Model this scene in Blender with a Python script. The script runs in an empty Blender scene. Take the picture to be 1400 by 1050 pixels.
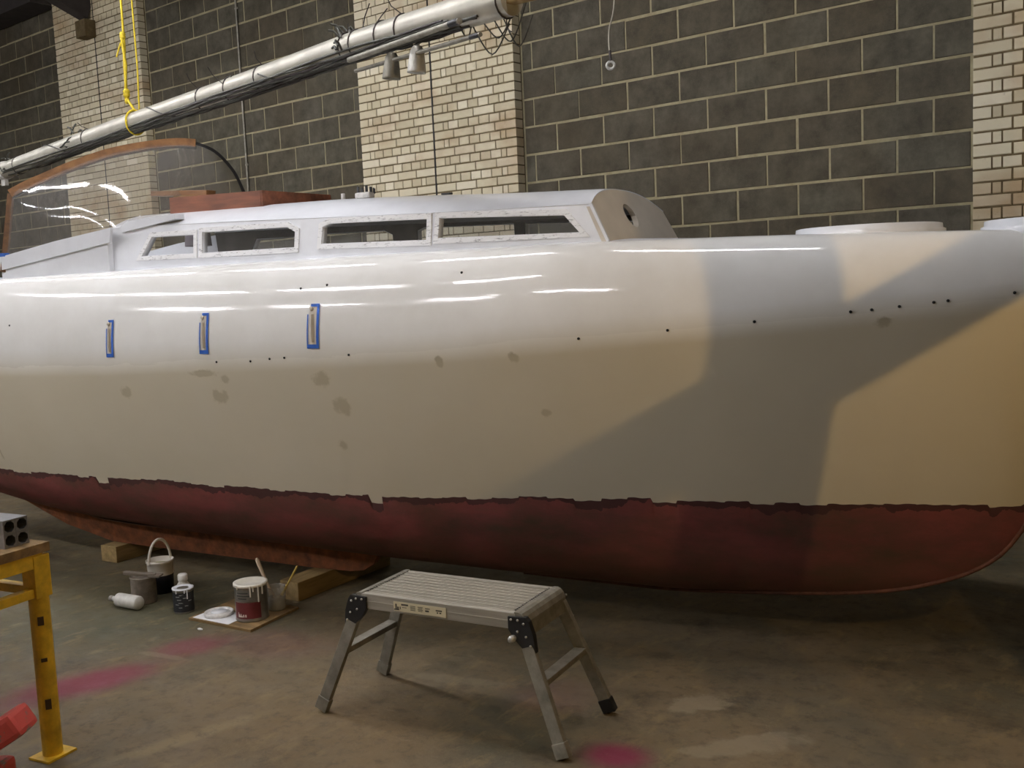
import bpy, bmesh, math, random
import numpy as np
from mathutils import Vector, Matrix

random.seed(7)
scene = bpy.context.scene
C = scene.collection

# ------------------------------------------------------------------ camera
CAM_H = 1.6
YAW, PITCH, ROLL, FPX = 0.681, 0.1003, -0.0437, 1384.1
cd = bpy.data.cameras.new('camera')
cam = bpy.data.objects.new('camera', cd)
C.objects.link(cam)
fwd = Vector((-math.sin(YAW) * math.cos(PITCH), math.cos(YAW) * math.cos(PITCH), -math.sin(PITCH)))
rgt = Vector((math.cos(YAW), math.sin(YAW), 0))
upv = rgt.cross(fwd)
r2 = rgt * math.cos(ROLL) + upv * math.sin(ROLL)
u2 = -rgt * math.sin(ROLL) + upv * math.cos(ROLL)
m = Matrix((r2, u2, -fwd)).transposed().to_4x4()
m.translation = (0, 0, CAM_H)
cam.matrix_world = m
cd.sensor_width = 36.0
cd.lens = 36.0 * FPX / 1400.0
cd.clip_start = 0.02
scene.camera = cam

# ------------------------------------------------------------------ world, exposure
w = bpy.data.worlds.new('world')
scene.world = w
w.use_nodes = True
w.node_tree.nodes['Background'].inputs[0].default_value = (0.5, 0.47, 0.42, 1)
w.node_tree.nodes['Background'].inputs[1].default_value = 0.02
vs = scene.view_settings
vs.view_transform = 'Standard'
vs.look = 'None'
vs.gamma = 1
vs.use_curve_mapping = False
vs.exposure = 0.0
TUBE_W = 120.0          # emission of the ceiling fluorescent tubes
LAMP_W = 345.0          # warm work light bulb
TUBE_COL = (1.0, 0.985, 1.02)
LAMP_COL = (1.0, 0.66, 0.25)
# ceiling fittings: (x, y) of the middle, each 1.5 m long, hung parallel to the block wall
FITTINGS = [(x, 2.75, 4.6) for x in (-13.2, -10.4, -8.3, -6.2, -4.1, -2.0)] + [(x, -0.6, 4.5) for x in (-10.4, -8.3, -6.2, -4.1)] + \
           [(x, -3.2, 4.3) for x in (-10.0, -7.6, -5.2, -2.8)]  # row by the front wall and far-left fitting added unseen, as fill light


# ------------------------------------------------------------------ materials
def s2l(c):
    return tuple(((x / 255) / 12.92 if x / 255 < 0.04045 else ((x / 255 + 0.055) / 1.055) ** 2.4) for x in c) + (1,)

class NT:
    def __init__(self, name):
        self.m = bpy.data.materials.new(name)
        self.m.use_nodes = True
        self.t = self.m.node_tree
        self.b = self.t.nodes['Principled BSDF']
        self.out = self.t.nodes['Material Output']
    def n(self, typ, **kw):
        nd = self.t.nodes.new(typ)
        for k, v in kw.items():
            setattr(nd, k, v)
        return nd
    def l(self, a, b):
        self.t.links.new(a, b)
    def coord(self, kind='Object'):
        return self.n('ShaderNodeTexCoord').outputs[kind]
    def pos(self):
        return self.n('ShaderNodeNewGeometry').outputs['Position']
    def noise(self, vec, scale, detail=4, rough=0.55, stretch=None):
        nd = self.n('ShaderNodeTexNoise')
        nd.inputs['Scale'].default_value = scale
        nd.inputs['Detail'].default_value = detail
        nd.inputs['Roughness'].default_value = rough
        if stretch:
            mp = self.n('ShaderNodeMapping')
            mp.inputs['Scale'].default_value = stretch
            self.l(vec, mp.inputs['Vector'])
            vec = mp.outputs[0]
        self.l(vec, nd.inputs['Vector'])
        return nd.outputs['Fac']
    def ramp(self, fac, stops):
        r = self.n('ShaderNodeValToRGB')
        el = r.color_ramp.elements
        while len(el) < len(stops):
            el.new(0.5)
        for e, (p, c) in zip(el, stops):
            e.position = p
            e.color = c if len(c) == 4 else tuple(c) + (1,)
        self.l(fac, r.inputs[0])
        return r.outputs[0]
    def mix(self, fac, a, b, mode='MIX'):
        x = self.n('ShaderNodeMix', data_type='RGBA', blend_type=mode)
        for sock, v in ((x.inputs[0], fac), (x.inputs[6], a), (x.inputs[7], b)):
            if hasattr(v, 'is_linked'):
                self.l(v, sock)
            else:
                sock.default_value = v
        return x.outputs[2]
    def math(self, op, a, b=0.0, clamp=False):
        x = self.n('ShaderNodeMath', operation=op, use_clamp=clamp)
        for sock, v in ((x.inputs[0], a), (x.inputs[1], b)):
            if hasattr(v, 'is_linked'):
                self.l(v, sock)
            else:
                sock.default_value = v
        return x.outputs[0]
    def bump(self, h, strength=0.3, dist=0.01):
        b = self.n('ShaderNodeBump')
        b.inputs['Strength'].default_value = strength
        b.inputs['Distance'].default_value = dist
        self.l(h, b.inputs['Height'])
        self.l(b.outputs[0], self.b.inputs['Normal'])
    def set(self, base=None, rough=None, metal=None, spec=None, coat=None):
        for k, v in (('Base Color', base), ('Roughness', rough), ('Metallic', metal), ('Specular IOR Level', spec), ('Coat Weight', coat)):
            if v is None:
                continue
            if hasattr(v, 'is_linked'):
                self.l(v, self.b.inputs[k])
            else:
                self.b.inputs[k].default_value = v
    def blob(self, vec, cx, cy, rx, ry, ang=0, edge=0.35, wob=0.0, wscale=6.0, plane='XY'):
        """soft elliptical mask (1 inside) around a spot of the surface"""
        mp = self.n('ShaderNodeMapping', vector_type='TEXTURE')
        if plane == 'XY':
            mp.inputs['Location'].default_value = (cx, cy, 0)
            mp.inputs['Rotation'].default_value = (0, 0, ang)
            mp.inputs['Scale'].default_value = (rx, ry, 1e6)
        else:
            mp.inputs['Location'].default_value = (cx, 0, cy)
            mp.inputs['Rotation'].default_value = (0, ang, 0)
            mp.inputs['Scale'].default_value = (rx, 1e6, ry)
        self.l(vec, mp.inputs['Vector'])
        ln = self.n('ShaderNodeVectorMath', operation='LENGTH')
        self.l(mp.outputs[0], ln.inputs[0])
        d = ln.outputs['Value']
        if wob:
            nz = self.noise(vec, wscale, 5, 0.6)
            d = self.math('ADD', d, self.math('MULTIPLY', self.math('SUBTRACT', nz, 0.5), wob))
        mr = self.n('ShaderNodeMapRange')
        mr.interpolation_type = 'SMOOTHSTEP'
        mr.inputs['From Min'].default_value = 1.0
        mr.inputs['From Max'].default_value = 1.0 - edge
        self.l(d, mr.inputs['Value'])
        return mr.outputs[0]

MATS = {}
def simple(name, rgb, rough=0.6, metal=0.0, var=0.12, scale=12.0, spec=0.5, bump=0.0, stretch=None, emit=None, coat=None):
    if name in MATS:
        return MATS[name]
    t = NT(name)
    c = s2l(rgb)
    dk = tuple(x * (1 - var * 2) for x in c[:3]) + (1,)
    lt = tuple(min(1, x * (1 + var)) for x in c[:3]) + (1,)
    nz = t.noise(t.coord(), scale, 5, 0.6, stretch)
    t.set(t.ramp(nz, [(0.3, dk), (0.7, lt)]), rough, metal, spec, coat)
    if bump:
        t.bump(t.noise(t.coord(), scale * 3, 4, 0.6, stretch), bump, 0.004)
    if emit:
        t.b.inputs['Emission Color'].default_value = emit[0]
        t.b.inputs['Emission Strength'].default_value = emit[1]
    MATS[name] = t.m
    return t.m

def mat_block():
    t = NT('concrete_block')
    rnd = t.n('ShaderNodeObjectInfo').outputs['Random']
    p = t.pos()
    a = t.ramp(rnd, [(0.0, s2l((90, 83, 68))), (0.3, s2l((95, 91, 79))), (0.55, s2l((93, 88, 74))), (0.8, s2l((97, 94, 81))), (1.0, s2l((88, 81, 66)))])
    nz = t.noise(p, 7, 7, 0.7)
    c = t.mix(t.ramp(nz, [(0.35, (0, 0, 0)), (0.65, (0.9, 0.9, 0.9))]), a, s2l((66, 61, 51)))
    fine = t.noise(p, 120, 3, 0.7)
    c = t.mix(t.ramp(fine, [(0.55, (0, 0, 0)), (0.75, (0.35, 0.35, 0.35))]), c, s2l((108, 105, 95)))
    big = t.noise(p, 0.9, 4, 0.5)
    c = t.mix(t.ramp(big, [(0.5, (0, 0, 0)), (0.72, (0.5, 0.5, 0.5))]), c, s2l((74, 63, 46)))
    t.set(c, 0.92, spec=0.25)
    t.bump(fine, 0.4, 0.004)
    return t.m

def mat_brick():
    t = NT('cream_brick')
    rnd = t.n('ShaderNodeObjectInfo').outputs['Random']
    p = t.pos()
    a = t.ramp(rnd, [(0.0, s2l((198, 187, 158))), (0.5, s2l((216, 206, 177))), (1.0, s2l((230, 221, 196)))])
    big = t.noise(p, 1.3, 4, 0.55, (1, 1, 1.6))
    c = t.mix(t.ramp(big, [(0.52, (0, 0, 0)), (0.7, (0.75, 0.75, 0.75))]), a, s2l((172, 142, 104)))
    nz = t.noise(p, 30, 5, 0.7)
    c = t.mix(t.ramp(nz, [(0.62, (0, 0, 0)), (0.8, (0.5, 0.5, 0.5))]), c, s2l((120, 100, 74)))
    t.set(c, 0.85, spec=0.3)
    t.bump(t.noise(p, 60, 4, 0.6), 0.35, 0.004)
    return t.m

def mat_mortar(name, rgb, rgb2):
    t = NT(name)
    p = t.pos()
    nz = t.noise(p, 14, 5, 0.65)
    t.set(t.ramp(nz, [(0.35, s2l(rgb)), (0.68, s2l(rgb2))]), 0.95, spec=0.2)
    t.bump(t.noise(p, 90, 4, 0.7), 0.5, 0.006)
    return t.m

def mat_floor():
    t = NT('stained_concrete')
    p = t.pos()
    n1 = t.noise(p, 0.8, 6, 0.62)
    c = t.ramp(n1, [(0.30, s2l((92, 96, 76))), (0.45, s2l((122, 114, 92))), (0.58, s2l((152, 136, 108))), (0.72, s2l((126, 118, 94)))])
    n2 = t.noise(p, 5.5, 7, 0.7)
    c = t.mix(t.ramp(n2, [(0.48, (0, 0, 0)), (0.66, (0.6, 0.6, 0.6))]), c, s2l((158, 142, 112)))
    n3 = t.noise(p, 3.1, 7, 0.7)
    c = t.mix(t.ramp(n3, [(0.55, (0, 0, 0)), (0.68, (0.75, 0.75, 0.75))]), c, s2l((70, 66, 56)))
    # greenish painted zone near the paint tins, warm bare zone in front of the steps
    c = t.mix(t.math('MULTIPLY', t.blob(p, -4.9, 2.7, 1.5, 0.85, 0.2, 0.8, 0.5, 2.0), 0.6), c, s2l((84, 92, 70)))
    c = t.mix(t.math('MULTIPLY', t.blob(p, -2.8, 2.25, 0.8, 0.5, 0.15, 0.8, 0.7, 3.0), 0.6), c, s2l((150, 128, 92)))
    c = t.mix(t.math('MULTIPLY', t.blob(p, -3.2, 1.97, 0.42, 0.07, 1.34, 0.7, 0.9, 7.0), 0.8), c, s2l((178, 160, 124)))
    n5 = t.noise(p, 16, 6, 0.72)
    c = t.mix(t.ramp(n5, [(0.50, (0, 0, 0)), (0.66, (0.55, 0.55, 0.55))]), c, s2l((84, 80, 62)))
    n6 = t.noise(p, 9.0, 6, 0.7, (1.0, 0.45, 1))
    c = t.mix(t.ramp(n6, [(0.54, (0, 0, 0)), (0.66, (0.6, 0.6, 0.6))]), c, s2l((176, 156, 116)))
    c = t.mix(1.0, c, (0.46, 0.43, 0.38, 1), 'MULTIPLY')
    # crimson over-spray
    pink = s2l((108, 32, 54))
    for cx, cy, rx, ry, an, k, wob in ((-4.03, 2.02, 0.50, 0.20, 1.3, 0.85, 0.7), (-4.02, 2.55, 0.24, 0.16, 1.0, 0.55, 0.8),
                                      (-1.83, 2.72, 0.17, 0.13, 0.3, 0.95, 0.5), (-2.3, 3.0, 0.3, 0.22, 0.4, 0.14, 0.9), (-3.72, 2.78, 0.45, 0.25, 0.4, 0.18, 0.9)):
        c = t.mix(t.math('MULTIPLY', t.blob(p, cx, cy, rx, ry, an, 0.75, wob, 5.0), k), c, pink)
    # pale rubbed patches
    for cx, cy, rx, ry, an, k in ((-1.80, 3.24, 0.16, 0.09, 0.9, 0.75), (-1.50, 3.03, 0.26, 0.08, 0.85, 0.6), (-2.72, 2.92, 0.3, 0.05, 0.3, 0.25), (-4.05, 2.40, 0.2, 0.03, 0.2, 0.35)):
        c = t.mix(t.math('MULTIPLY', t.blob(p, cx, cy, rx, ry, an, 0.4, 1.5, 14.0), k), c, s2l((132, 120, 98)))
    n4 = t.noise(p, 38, 4, 0.7)
    c = t.mix(t.ramp(n4, [(0.66, (0, 0, 0)), (0.74, (0.5, 0.5, 0.5))]), c, s2l((136, 124, 92)))
    t.set(c, t.ramp(n2, [(0.3, (0.55, 0.55, 0.55)), (0.7, (0.85, 0.85, 0.85))]), spec=0.35)
    t.bump(t.noise(p, 24, 6, 0.7), 0.25, 0.006)
    return t.m

def mat_hull():
    t = NT('white_gloss_paint')
    p = t.coord()
    nz = t.noise(p, 2.5, 5, 0.6)
    c = t.ramp(nz, [(0.3, s2l((226, 224, 218))), (0.7, s2l((238, 237, 233)))])
    # grey filler patches and bruises on the near side (u, z in boat space), each with its own outline
    sep = t.n('ShaderNodeSeparateXYZ')
    t.l(p, sep.inputs[0])
    near = t.math('LESS_THAN', sep.outputs['Y'], 0.0)
    SP = [(-1.06, 1.12, .035, .03), (-0.46, 1.225, .09, .016), (-0.33, 1.20, .03, .02), (-0.40, 1.11, .05, .035), (0.26, 1.20, .045, .035), (0.34, 1.075, .045, .04),
          (0.28, 0.885, .025, .022), (0.90, 1.285, .02, .02), (1.25, 1.295, .022, .022), (1.34, 1.06, .02, .016), (2.64, 1.40, .03, .018), (-2.5, 0.70, .012, .05)]
    for cx, cz, rx, rz in SP:
        mk = t.blob(p, cx, cz, rx * 1.3, rz * 1.3, 0, 0.5, 1.6, 26.0, 'XZ')
        c = t.mix(t.math('MULTIPLY', t.math('MULTIPLY', mk, near), 0.9), c, s2l((112, 106, 90)))
    # yellower and rougher below the knuckle; gloss above it
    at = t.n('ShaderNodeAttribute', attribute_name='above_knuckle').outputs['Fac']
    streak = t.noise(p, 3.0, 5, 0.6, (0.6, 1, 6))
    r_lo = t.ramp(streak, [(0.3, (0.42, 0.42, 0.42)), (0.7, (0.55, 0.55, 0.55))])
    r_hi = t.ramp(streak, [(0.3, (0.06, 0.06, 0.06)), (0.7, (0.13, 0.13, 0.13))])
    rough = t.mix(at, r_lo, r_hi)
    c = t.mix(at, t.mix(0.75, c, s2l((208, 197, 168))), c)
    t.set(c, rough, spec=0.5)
    t.bump(t.noise(p, 5.0, 3, 0.5, (0.5, 1, 2.5)), 0.06, 0.01)
    return t.m

def mat_bottom():
    t = NT('red_antifouling')
    p = t.coord()
    n1 = t.noise(p, 3.0, 6, 0.65, (0.7, 1, 1.6))
    c = t.ramp(n1, [(0.32, s2l((76, 56, 42))), (0.47, s2l((98, 56, 49))), (0.6, s2l((116, 60, 56))), (0.75, s2l((95, 66, 52)))])
    at = t.n('ShaderNodeAttribute', attribute_name='seam').outputs['Fac']
    edge = t.math('GREATER_THAN', t.math('ADD', at, t.math('MULTIPLY', t.math('SUBTRACT', t.noise(p, 4.5, 5, 0.65, (1, 1, 0.5)), 0.5), 0.16)), -0.026)
    c = t.mix(t.math('MULTIPLY', edge, 0.9), c, s2l((62, 36, 32)))
    low = t.n('ShaderNodeMapRange')
    low.inputs['From Min'].default_value = -0.16
    low.inputs['From Max'].default_value = -0.42
    t.l(at, low.inputs['Value'])
    c = t.mix(t.math('MULTIPLY', low.outputs[0], 0.5), c, s2l((104, 78, 56)))
    t.set(c, 0.75, spec=0.3)
    t.bump(t.noise(p, 30, 5, 0.7), 0.3, 0.004)
    return t.m

def mat_wood(name, a, b, scale=6.0, rough=0.5, stretch=(0.15, 1, 1)):
    t = NT(name)
    p = t.coord()
    nz = t.noise(p, scale * 4, 6, 0.6, stretch)
    t.set(t.ramp(nz, [(0.35, s2l(a)), (0.65, s2l(b))]), rough, spec=0.4)
    t.bump(nz, 0.15, 0.002)
    return t.m

def mat_clear(name, tint=(0.93, 0.92, 0.89, 1), rough=0.03, refl=0.09, bumpy=False, haze=0.04):
    t = NT(name)
    tr = t.n('ShaderNodeBsdfTransparent')
    tr.inputs[0].default_value = tint
    gl = t.n('ShaderNodeBsdfGlossy')
    gl.inputs['Roughness'].default_value = rough
    df = t.n('ShaderNodeBsdfDiffuse')
    df.inputs[0].default_value = (0.8, 0.78, 0.74, 1)
    fr = t.n('ShaderNodeFresnel')
    bf = t.n('ShaderNodeNewGeometry').outputs['Backfacing']
    t.l(t.math('SUBTRACT', 1.5, t.math('MULTIPLY', bf, 1.5 - 1 / 1.5)), fr.inputs[0])     # thin sheet: same reflectance on both faces
    if bumpy:
        p = t.coord()
        b = t.n('ShaderNodeBump')
        b.inputs['Strength'].default_value = 0.10
        b.inputs['Distance'].default_value = 0.012
        t.l(t.noise(p, 7, 3, 0.5, (3.0, 3.0, 0.5)), b.inputs['Height'])
        t.l(b.outputs[0], gl.inputs['Normal'])
        t.l(b.outputs[0], fr.inputs['Normal'])
    m1 = t.n('ShaderNodeMixShader')
    m1.inputs[0].default_value = haze
    t.l(tr.outputs[0], m1.inputs[1])
    t.l(df.outputs[0], m1.inputs[2])
    m2 = t.n('ShaderNodeMixShader')
    t.l(t.math('ADD', t.math('MULTIPLY', fr.outputs[0], 1.0), refl - 0.04, True), m2.inputs[0])
    t.l(m1.outputs[0], m2.inputs[1])
    t.l(gl.outputs[0], m2.inputs[2])
    t.l(m2.outputs[0], t.out.inputs['Surface'])
    return t.m

M_BLOCK, M_BRICK = mat_block(), mat_brick()
M_MORT = mat_mortar('block_mortar', (142, 133, 105), (166, 158, 128))
M_BMORT = mat_mortar('brick_mortar', (92, 78, 54), (118, 104, 76))
M_FLOOR, M_HULL, M_BOT = mat_floor(), mat_hull(), mat_bottom()
M_WHITE = simple('white_paint', (230, 232, 236), 0.22, var=0.04, scale=5)
M_PRIMER = simple('beige_primer', (206, 196, 180), 0.6, var=0.05, scale=6)
M_CHIP = simple('chipped_white_paint', (222, 220, 216), 0.4, var=0.14, scale=46, bump=0.3)
M_MAHOG = mat_wood('mahogany', (98, 60, 44), (136, 84, 60), 6)
M_ASH = mat_wood('varnished_ash', (116, 80, 50), (150, 108, 68), 6, 0.4)
M_PINE = mat_wood('pine', (122, 102, 64), (156, 132, 88), 6, 0.75)
M_OLDPINE = mat_wood('dirty_timber', (96, 76, 48), (142, 114, 72), 5, 0.8)
M_ALU = simple('worn_aluminium', (196, 194, 186), 0.5, 0.55, 0.1, 30, bump=0.1)
M_ALUD = simple('dull_aluminium', (150, 146, 134), 0.55, 0.6, 0.16, 24, bump=0.15)
M_BLACK = simple('black_plastic', (24, 24, 25), 0.5, var=0.15)
M_DARK = simple('dark_interior', (30, 28, 26), 0.8)
M_YELLOW = simple('yellow_enamel', (222, 180, 44), 0.5, var=0.2, scale=14, bump=0.15)
M_ROPE = simple('yellow_rope', (222, 196, 40), 0.7, var=0.15, scale=120, bump=0.4)
M_BLUE = simple('blue_masking_tape', (44, 98, 190), 0.7, var=0.12, scale=60)
M_STEEL = simple('dark_steel', (62, 56, 54), 0.7, 0.2, 0.15, 8)
M_MAST = simple('anodised_mast', (188, 184, 170), 0.38, 0.35, 0.1, 7, bump=0.05)
M_CABLE = simple('grey_cable', (70, 70, 62), 0.6, var=0.2)
M_RUST = simple('rusty_iron', (126, 74, 40), 0.85, var=0.3, scale=16, bump=0.5)
M_GLASS = mat_clear('window_glass', (0.94, 0.95, 0.96, 1), 0.02, 0.05, False, 0.02)
M_FILM = mat_clear('clear_vinyl', (0.93, 0.91, 0.88, 1), 0.09, 0.09, True, 0.10)
M_JARG = mat_clear('jar_glass', (0.95, 0.96, 0.95, 1), 0.08, 0.06, False, 0.22)
M_ROOF = simple('roof_sheet', (74, 66, 60), 0.9, var=0.1, scale=2)
M_PLAIN = simple('plain_block_paint', (120, 114, 100), 0.9, var=0.1, scale=2)

# ------------------------------------------------------------------ mesh helpers
def link(name, me, mat=None, parent=None, loc=None, rotz=None):
    o = bpy.data.objects.new(name, me)
    C.objects.link(o)
    if mat is not None and me is not None and len(me.materials) == 0:
        me.materials.append(mat)
    if parent is not None:
        o.parent = parent
    if loc is not None:
        o.location = loc
    if rotz is not None:
        o.rotation_euler = (0, 0, rotz)
    return o

def tag(o, label, cat, group=None, kind=None):
    o['label'] = label
    if cat:
        o['category'] = cat
    if group:
        o['group'] = group
    if kind:
        o['kind'] = kind
    return o

def thing(name, label, cat, loc=(0, 0, 0), rotz=0, group=None):
    return tag(link(name, None, None, None, loc, rotz), label, cat, group)

class MB:
    """collects geometry for one mesh"""
    def __init__(s):
        s.v, s.f, s.sm = [], [], []
    def add(s, vs_, fs, smooth=False):
        k = len(s.v)
        s.v += [tuple(x) for x in vs_]
        s.f += [tuple(i + k for i in f) for f in fs]
        s.sm += [smooth] * len(fs)
    def box(s, cx, cy, cz, dx, dy, dz, rot=None, bev=0.0):
        hx, hy, hz = dx / 2, dy / 2, dz / 2
        if bev <= 0:
            pts = [(-hx, -hy, -hz), (hx, -hy, -hz), (hx, hy, -hz), (-hx, hy, -hz), (-hx, -hy, hz), (hx, -hy, hz), (hx, hy, hz), (-hx, hy, hz)]
            fs = [(0, 3, 2, 1), (4, 5, 6, 7), (0, 1, 5, 4), (1, 2, 6, 5), (2, 3, 7, 6), (3, 0, 4, 7)]
        else:
            bm = bmesh.new()
            bmesh.ops.create_cube(bm, size=1)
            for q in bm.verts:
                q.co = Vector((q.co.x * dx, q.co.y * dy, q.co.z * dz))
            bmesh.ops.bevel(bm, geom=list(bm.edges), offset=bev, segments=2, affect='EDGES', profile=0.6)
            bm.verts.index_update()
            pts = [q.co.copy() for q in bm.verts]
            fs = [[q.index for q in f.verts] for f in bm.faces]
            bm.free()
        R = rot if rot is not None else Matrix.Identity(3)
        s.add([R @ Vector(q) + Vector((cx, cy, cz)) for q in pts], fs)
        return s
    def bar(s, a, b, w_, h, up=(0, 0, 1), bev=0.0):
        a, b = Vector(a), Vector(b)
        d = b - a
        x = d.normalized()
        z = Vector(up)
        y = z.cross(x).normalized()
        z = x.cross(y)
        R = Matrix((x, y, z)).transposed()
        c = (a + b) / 2
        return s.box(c.x, c.y, c.z, d.length, w_, h, R, bev)
    def tube(s, pts, r, n=8, cap=True, flat=1.0):
        pts = [Vector(p) for p in pts]
        rr = r if isinstance(r, (list, tuple)) else [r] * len(pts)
        t0 = (pts[1] - pts[0]).normalized()
        nrm = t0.orthogonal().normalized() if abs(t0.z) > 0.95 else Vector((0, 0, 1)).cross(t0).normalized()
        V_, F_ = [], []
        for i, p in enumerate(pts):
            t = (pts[min(i + 1, len(pts) - 1)] - pts[max(i - 1, 0)]).normalized()
            nrm = (nrm - t * nrm.dot(t)).normalized()
            b = t.cross(nrm)
            for k in range(n):
                a = 2 * math.pi * k / n
                V_.append(p + (nrm * math.cos(a) * flat + b * math.sin(a)) * rr[i])
        for i in range(len(pts) - 1):
            for k in range(n):
                F_.append((i * n + k, i * n + (k + 1) % n, (i + 1) * n + (k + 1) % n, (i + 1) * n + k))
        s.add(V_, F_, True)
        if cap:
            s.add(V_[:n], [tuple(reversed(range(n)))])
            s.add(V_[-n:], [tuple(range(n))])
        return s
    def lathe(s, prof, n=28, cx=0, cy=0, cz=0, R=None, smooth=True):
        V_, F_ = [], []
        R = R if R is not None else Matrix.Identity(3)
        for r, z in prof:
            for k in range(n):
                a = 2 * math.pi * k / n
                V_.append(R @ Vector((r * math.cos(a), r * math.sin(a), z)) + Vector((cx, cy, cz)))
        for i in range(len(prof) - 1):
            for k in range(n):
                F_.append((i * n + k, i * n + (k + 1) % n, (i + 1) * n + (k + 1) % n, (i + 1) * n + k))
        s.add(V_, F_, smooth)
        return s
    def grid(s, rows, smooth=True, flip=False):
        nr, nc = len(rows), len(rows[0])
        V_ = [p for r in rows for p in r]
        F_ = []
        for i in range(nr - 1):
            for j in range(nc - 1):
                q = (i * nc + j, i * nc + j + 1, (i + 1) * nc + j + 1, (i + 1) * nc + j)
                F_.append(tuple(reversed(q)) if flip else q)
        s.add(V_, F_, smooth)
        return s
    def prism(s, poly, fn, t0, t1):
        """2-D polygon -> solid; fn(a, b, t) gives the 3-D point"""
        n = len(poly)
        s.add([fn(a, b, t0) for a, b in poly] + [fn(a, b, t1) for a, b in poly],
              [tuple(range(n)), tuple(reversed(range(n, 2 * n)))] + [(i, n + i, n + (i + 1) % n, (i + 1) % n) for i in range(n)])
        return s
    def build(s, name, mat, parent=None, loc=None, rotz=None, fix=True, weld=False):
        me = bpy.data.meshes.new(name)
        me.from_pydata(s.v, [], s.f)
        me.polygons.foreach_set('use_smooth', s.sm)
        if fix or weld:
            bm = bmesh.new()
            bm.from_mesh(me)
            if weld:
                bmesh.ops.remove_doubles(bm, verts=bm.verts, dist=1e-5)
            bmesh.ops.recalc_face_normals(bm, faces=bm.faces)
            bm.to_mesh(me)
            bm.free()
        me.update()
        return link(name, me, mat, parent, loc, rotz)

def plate_with_holes(outer, holes, fn, thick):
    """planar plate with holes, thickened; fn(a, b, t) -> point"""
    bm = bmesh.new()
    edges = []
    for loop in [outer] + holes:
        vv = [bm.verts.new((a, b, 0)) for a, b in loop]
        for i in range(len(vv)):
            edges.append(bm.edges.new((vv[i], vv[(i + 1) % len(vv)])))
    bmesh.ops.triangle_fill(bm, edges=edges, use_beauty=True, use_dissolve=False, normal=(0, 0, 1))
    bm.verts.index_update()
    P = [v.co.copy() for v in bm.verts]
    F = [[v.index for v in f.verts] for f in bm.faces]
    n = len(P)
    mb = MB()
    V_ = [fn(p.x, p.y, 0) for p in P] + [fn(p.x, p.y, thick) for p in P]
    FF = [tuple(f) for f in F] + [tuple(n + i for i in reversed(f)) for f in F]
    k = 0
    for loop in [outer] + holes:
        L = len(loop)
        for i in range(L):
            a, b = k + i, k + (i + 1) % L
            FF.append((a, b, n + b, n + a))
        k += L
    bm.free()
    mb.add(V_, FF)
    return mb

def offset_poly(poly, d):
    """grow a convex polygon outward by d"""
    n = len(poly)
    ar = sum(poly[i][0] * poly[(i + 1) % n][1] - poly[(i + 1) % n][0] * poly[i][1] for i in range(n))
    sg = 1 if ar > 0 else -1
    out = []
    for i in range(n):
        p0, p1, p2 = Vector(poly[i - 1]), Vector(poly[i]), Vector(poly[(i + 1) % n])
        e1, e2 = (p1 - p0).normalized(), (p2 - p1).normalized()
        n1, n2 = Vector((e1.y, -e1.x)) * sg, Vector((e2.y, -e2.x)) * sg
        b = (n1 + n2).normalized()
        out.append(tuple(p1 + b * (d / max(0.5, b.dot(n1)))))
    return out

def pchip(x, xs, ys):
    return float(np.interp(x, xs, ys)) if False else float(_hermite(x, xs, ys))

def _hermite(x, xs, ys):
    n = len(xs)
    if x <= xs[0]:
        return ys[0]
    if x >= xs[-1]:
        return ys[-1]
    i = max(k for k in range(n - 1) if xs[k] <= x)
    h = [xs[k + 1] - xs[k] for k in range(n - 1)]
    d = [(ys[k + 1] - ys[k]) / h[k] for k in range(n - 1)]
    def sl(k):
        if k == 0:
            return d[0]
        if k == n - 1:
            return d[-1]
        if d[k - 1] * d[k] <= 0:
            return 0.0
        w1, w2 = 2 * h[k] + h[k - 1], h[k] + 2 * h[k - 1]
        return (w1 + w2) / (w1 / d[k - 1] + w2 / d[k])
    t = (x - xs[i]) / h[i]
    m0, m1 = sl(i) * h[i], sl(i + 1) * h[i]
    return (2 * t**3 - 3 * t**2 + 1) * ys[i] + (t**3 - 2 * t**2 + t) * m0 + (-2 * t**3 + 3 * t**2) * ys[i + 1] + (t**3 - t**2) * m1

# ------------------------------------------------------------------ the building
D = 6.757                     # block face of the long wall
X_L, X_R, Y_B = -16.0, 7.0, -5.0

def plane(name, pts, mat, kind='structure', label=None):
    me = bpy.data.meshes.new(name)
    me.from_pydata(pts, [], [tuple(range(len(pts)))])
    o = link(name, me, mat)
    o['kind'] = kind
    if label:
        o['label'] = label
    return o

def slab(name, x0, x1, y0, y1, z0, z1, mat, label):
    mb = MB()
    mb.box((x0 + x1) / 2, (y0 + y1) / 2, (z0 + z1) / 2, x1 - x0, y1 - y0, z1 - z0)
    o = mb.build(name, mat)
    return tag(o, label, None, kind='structure')

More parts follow.
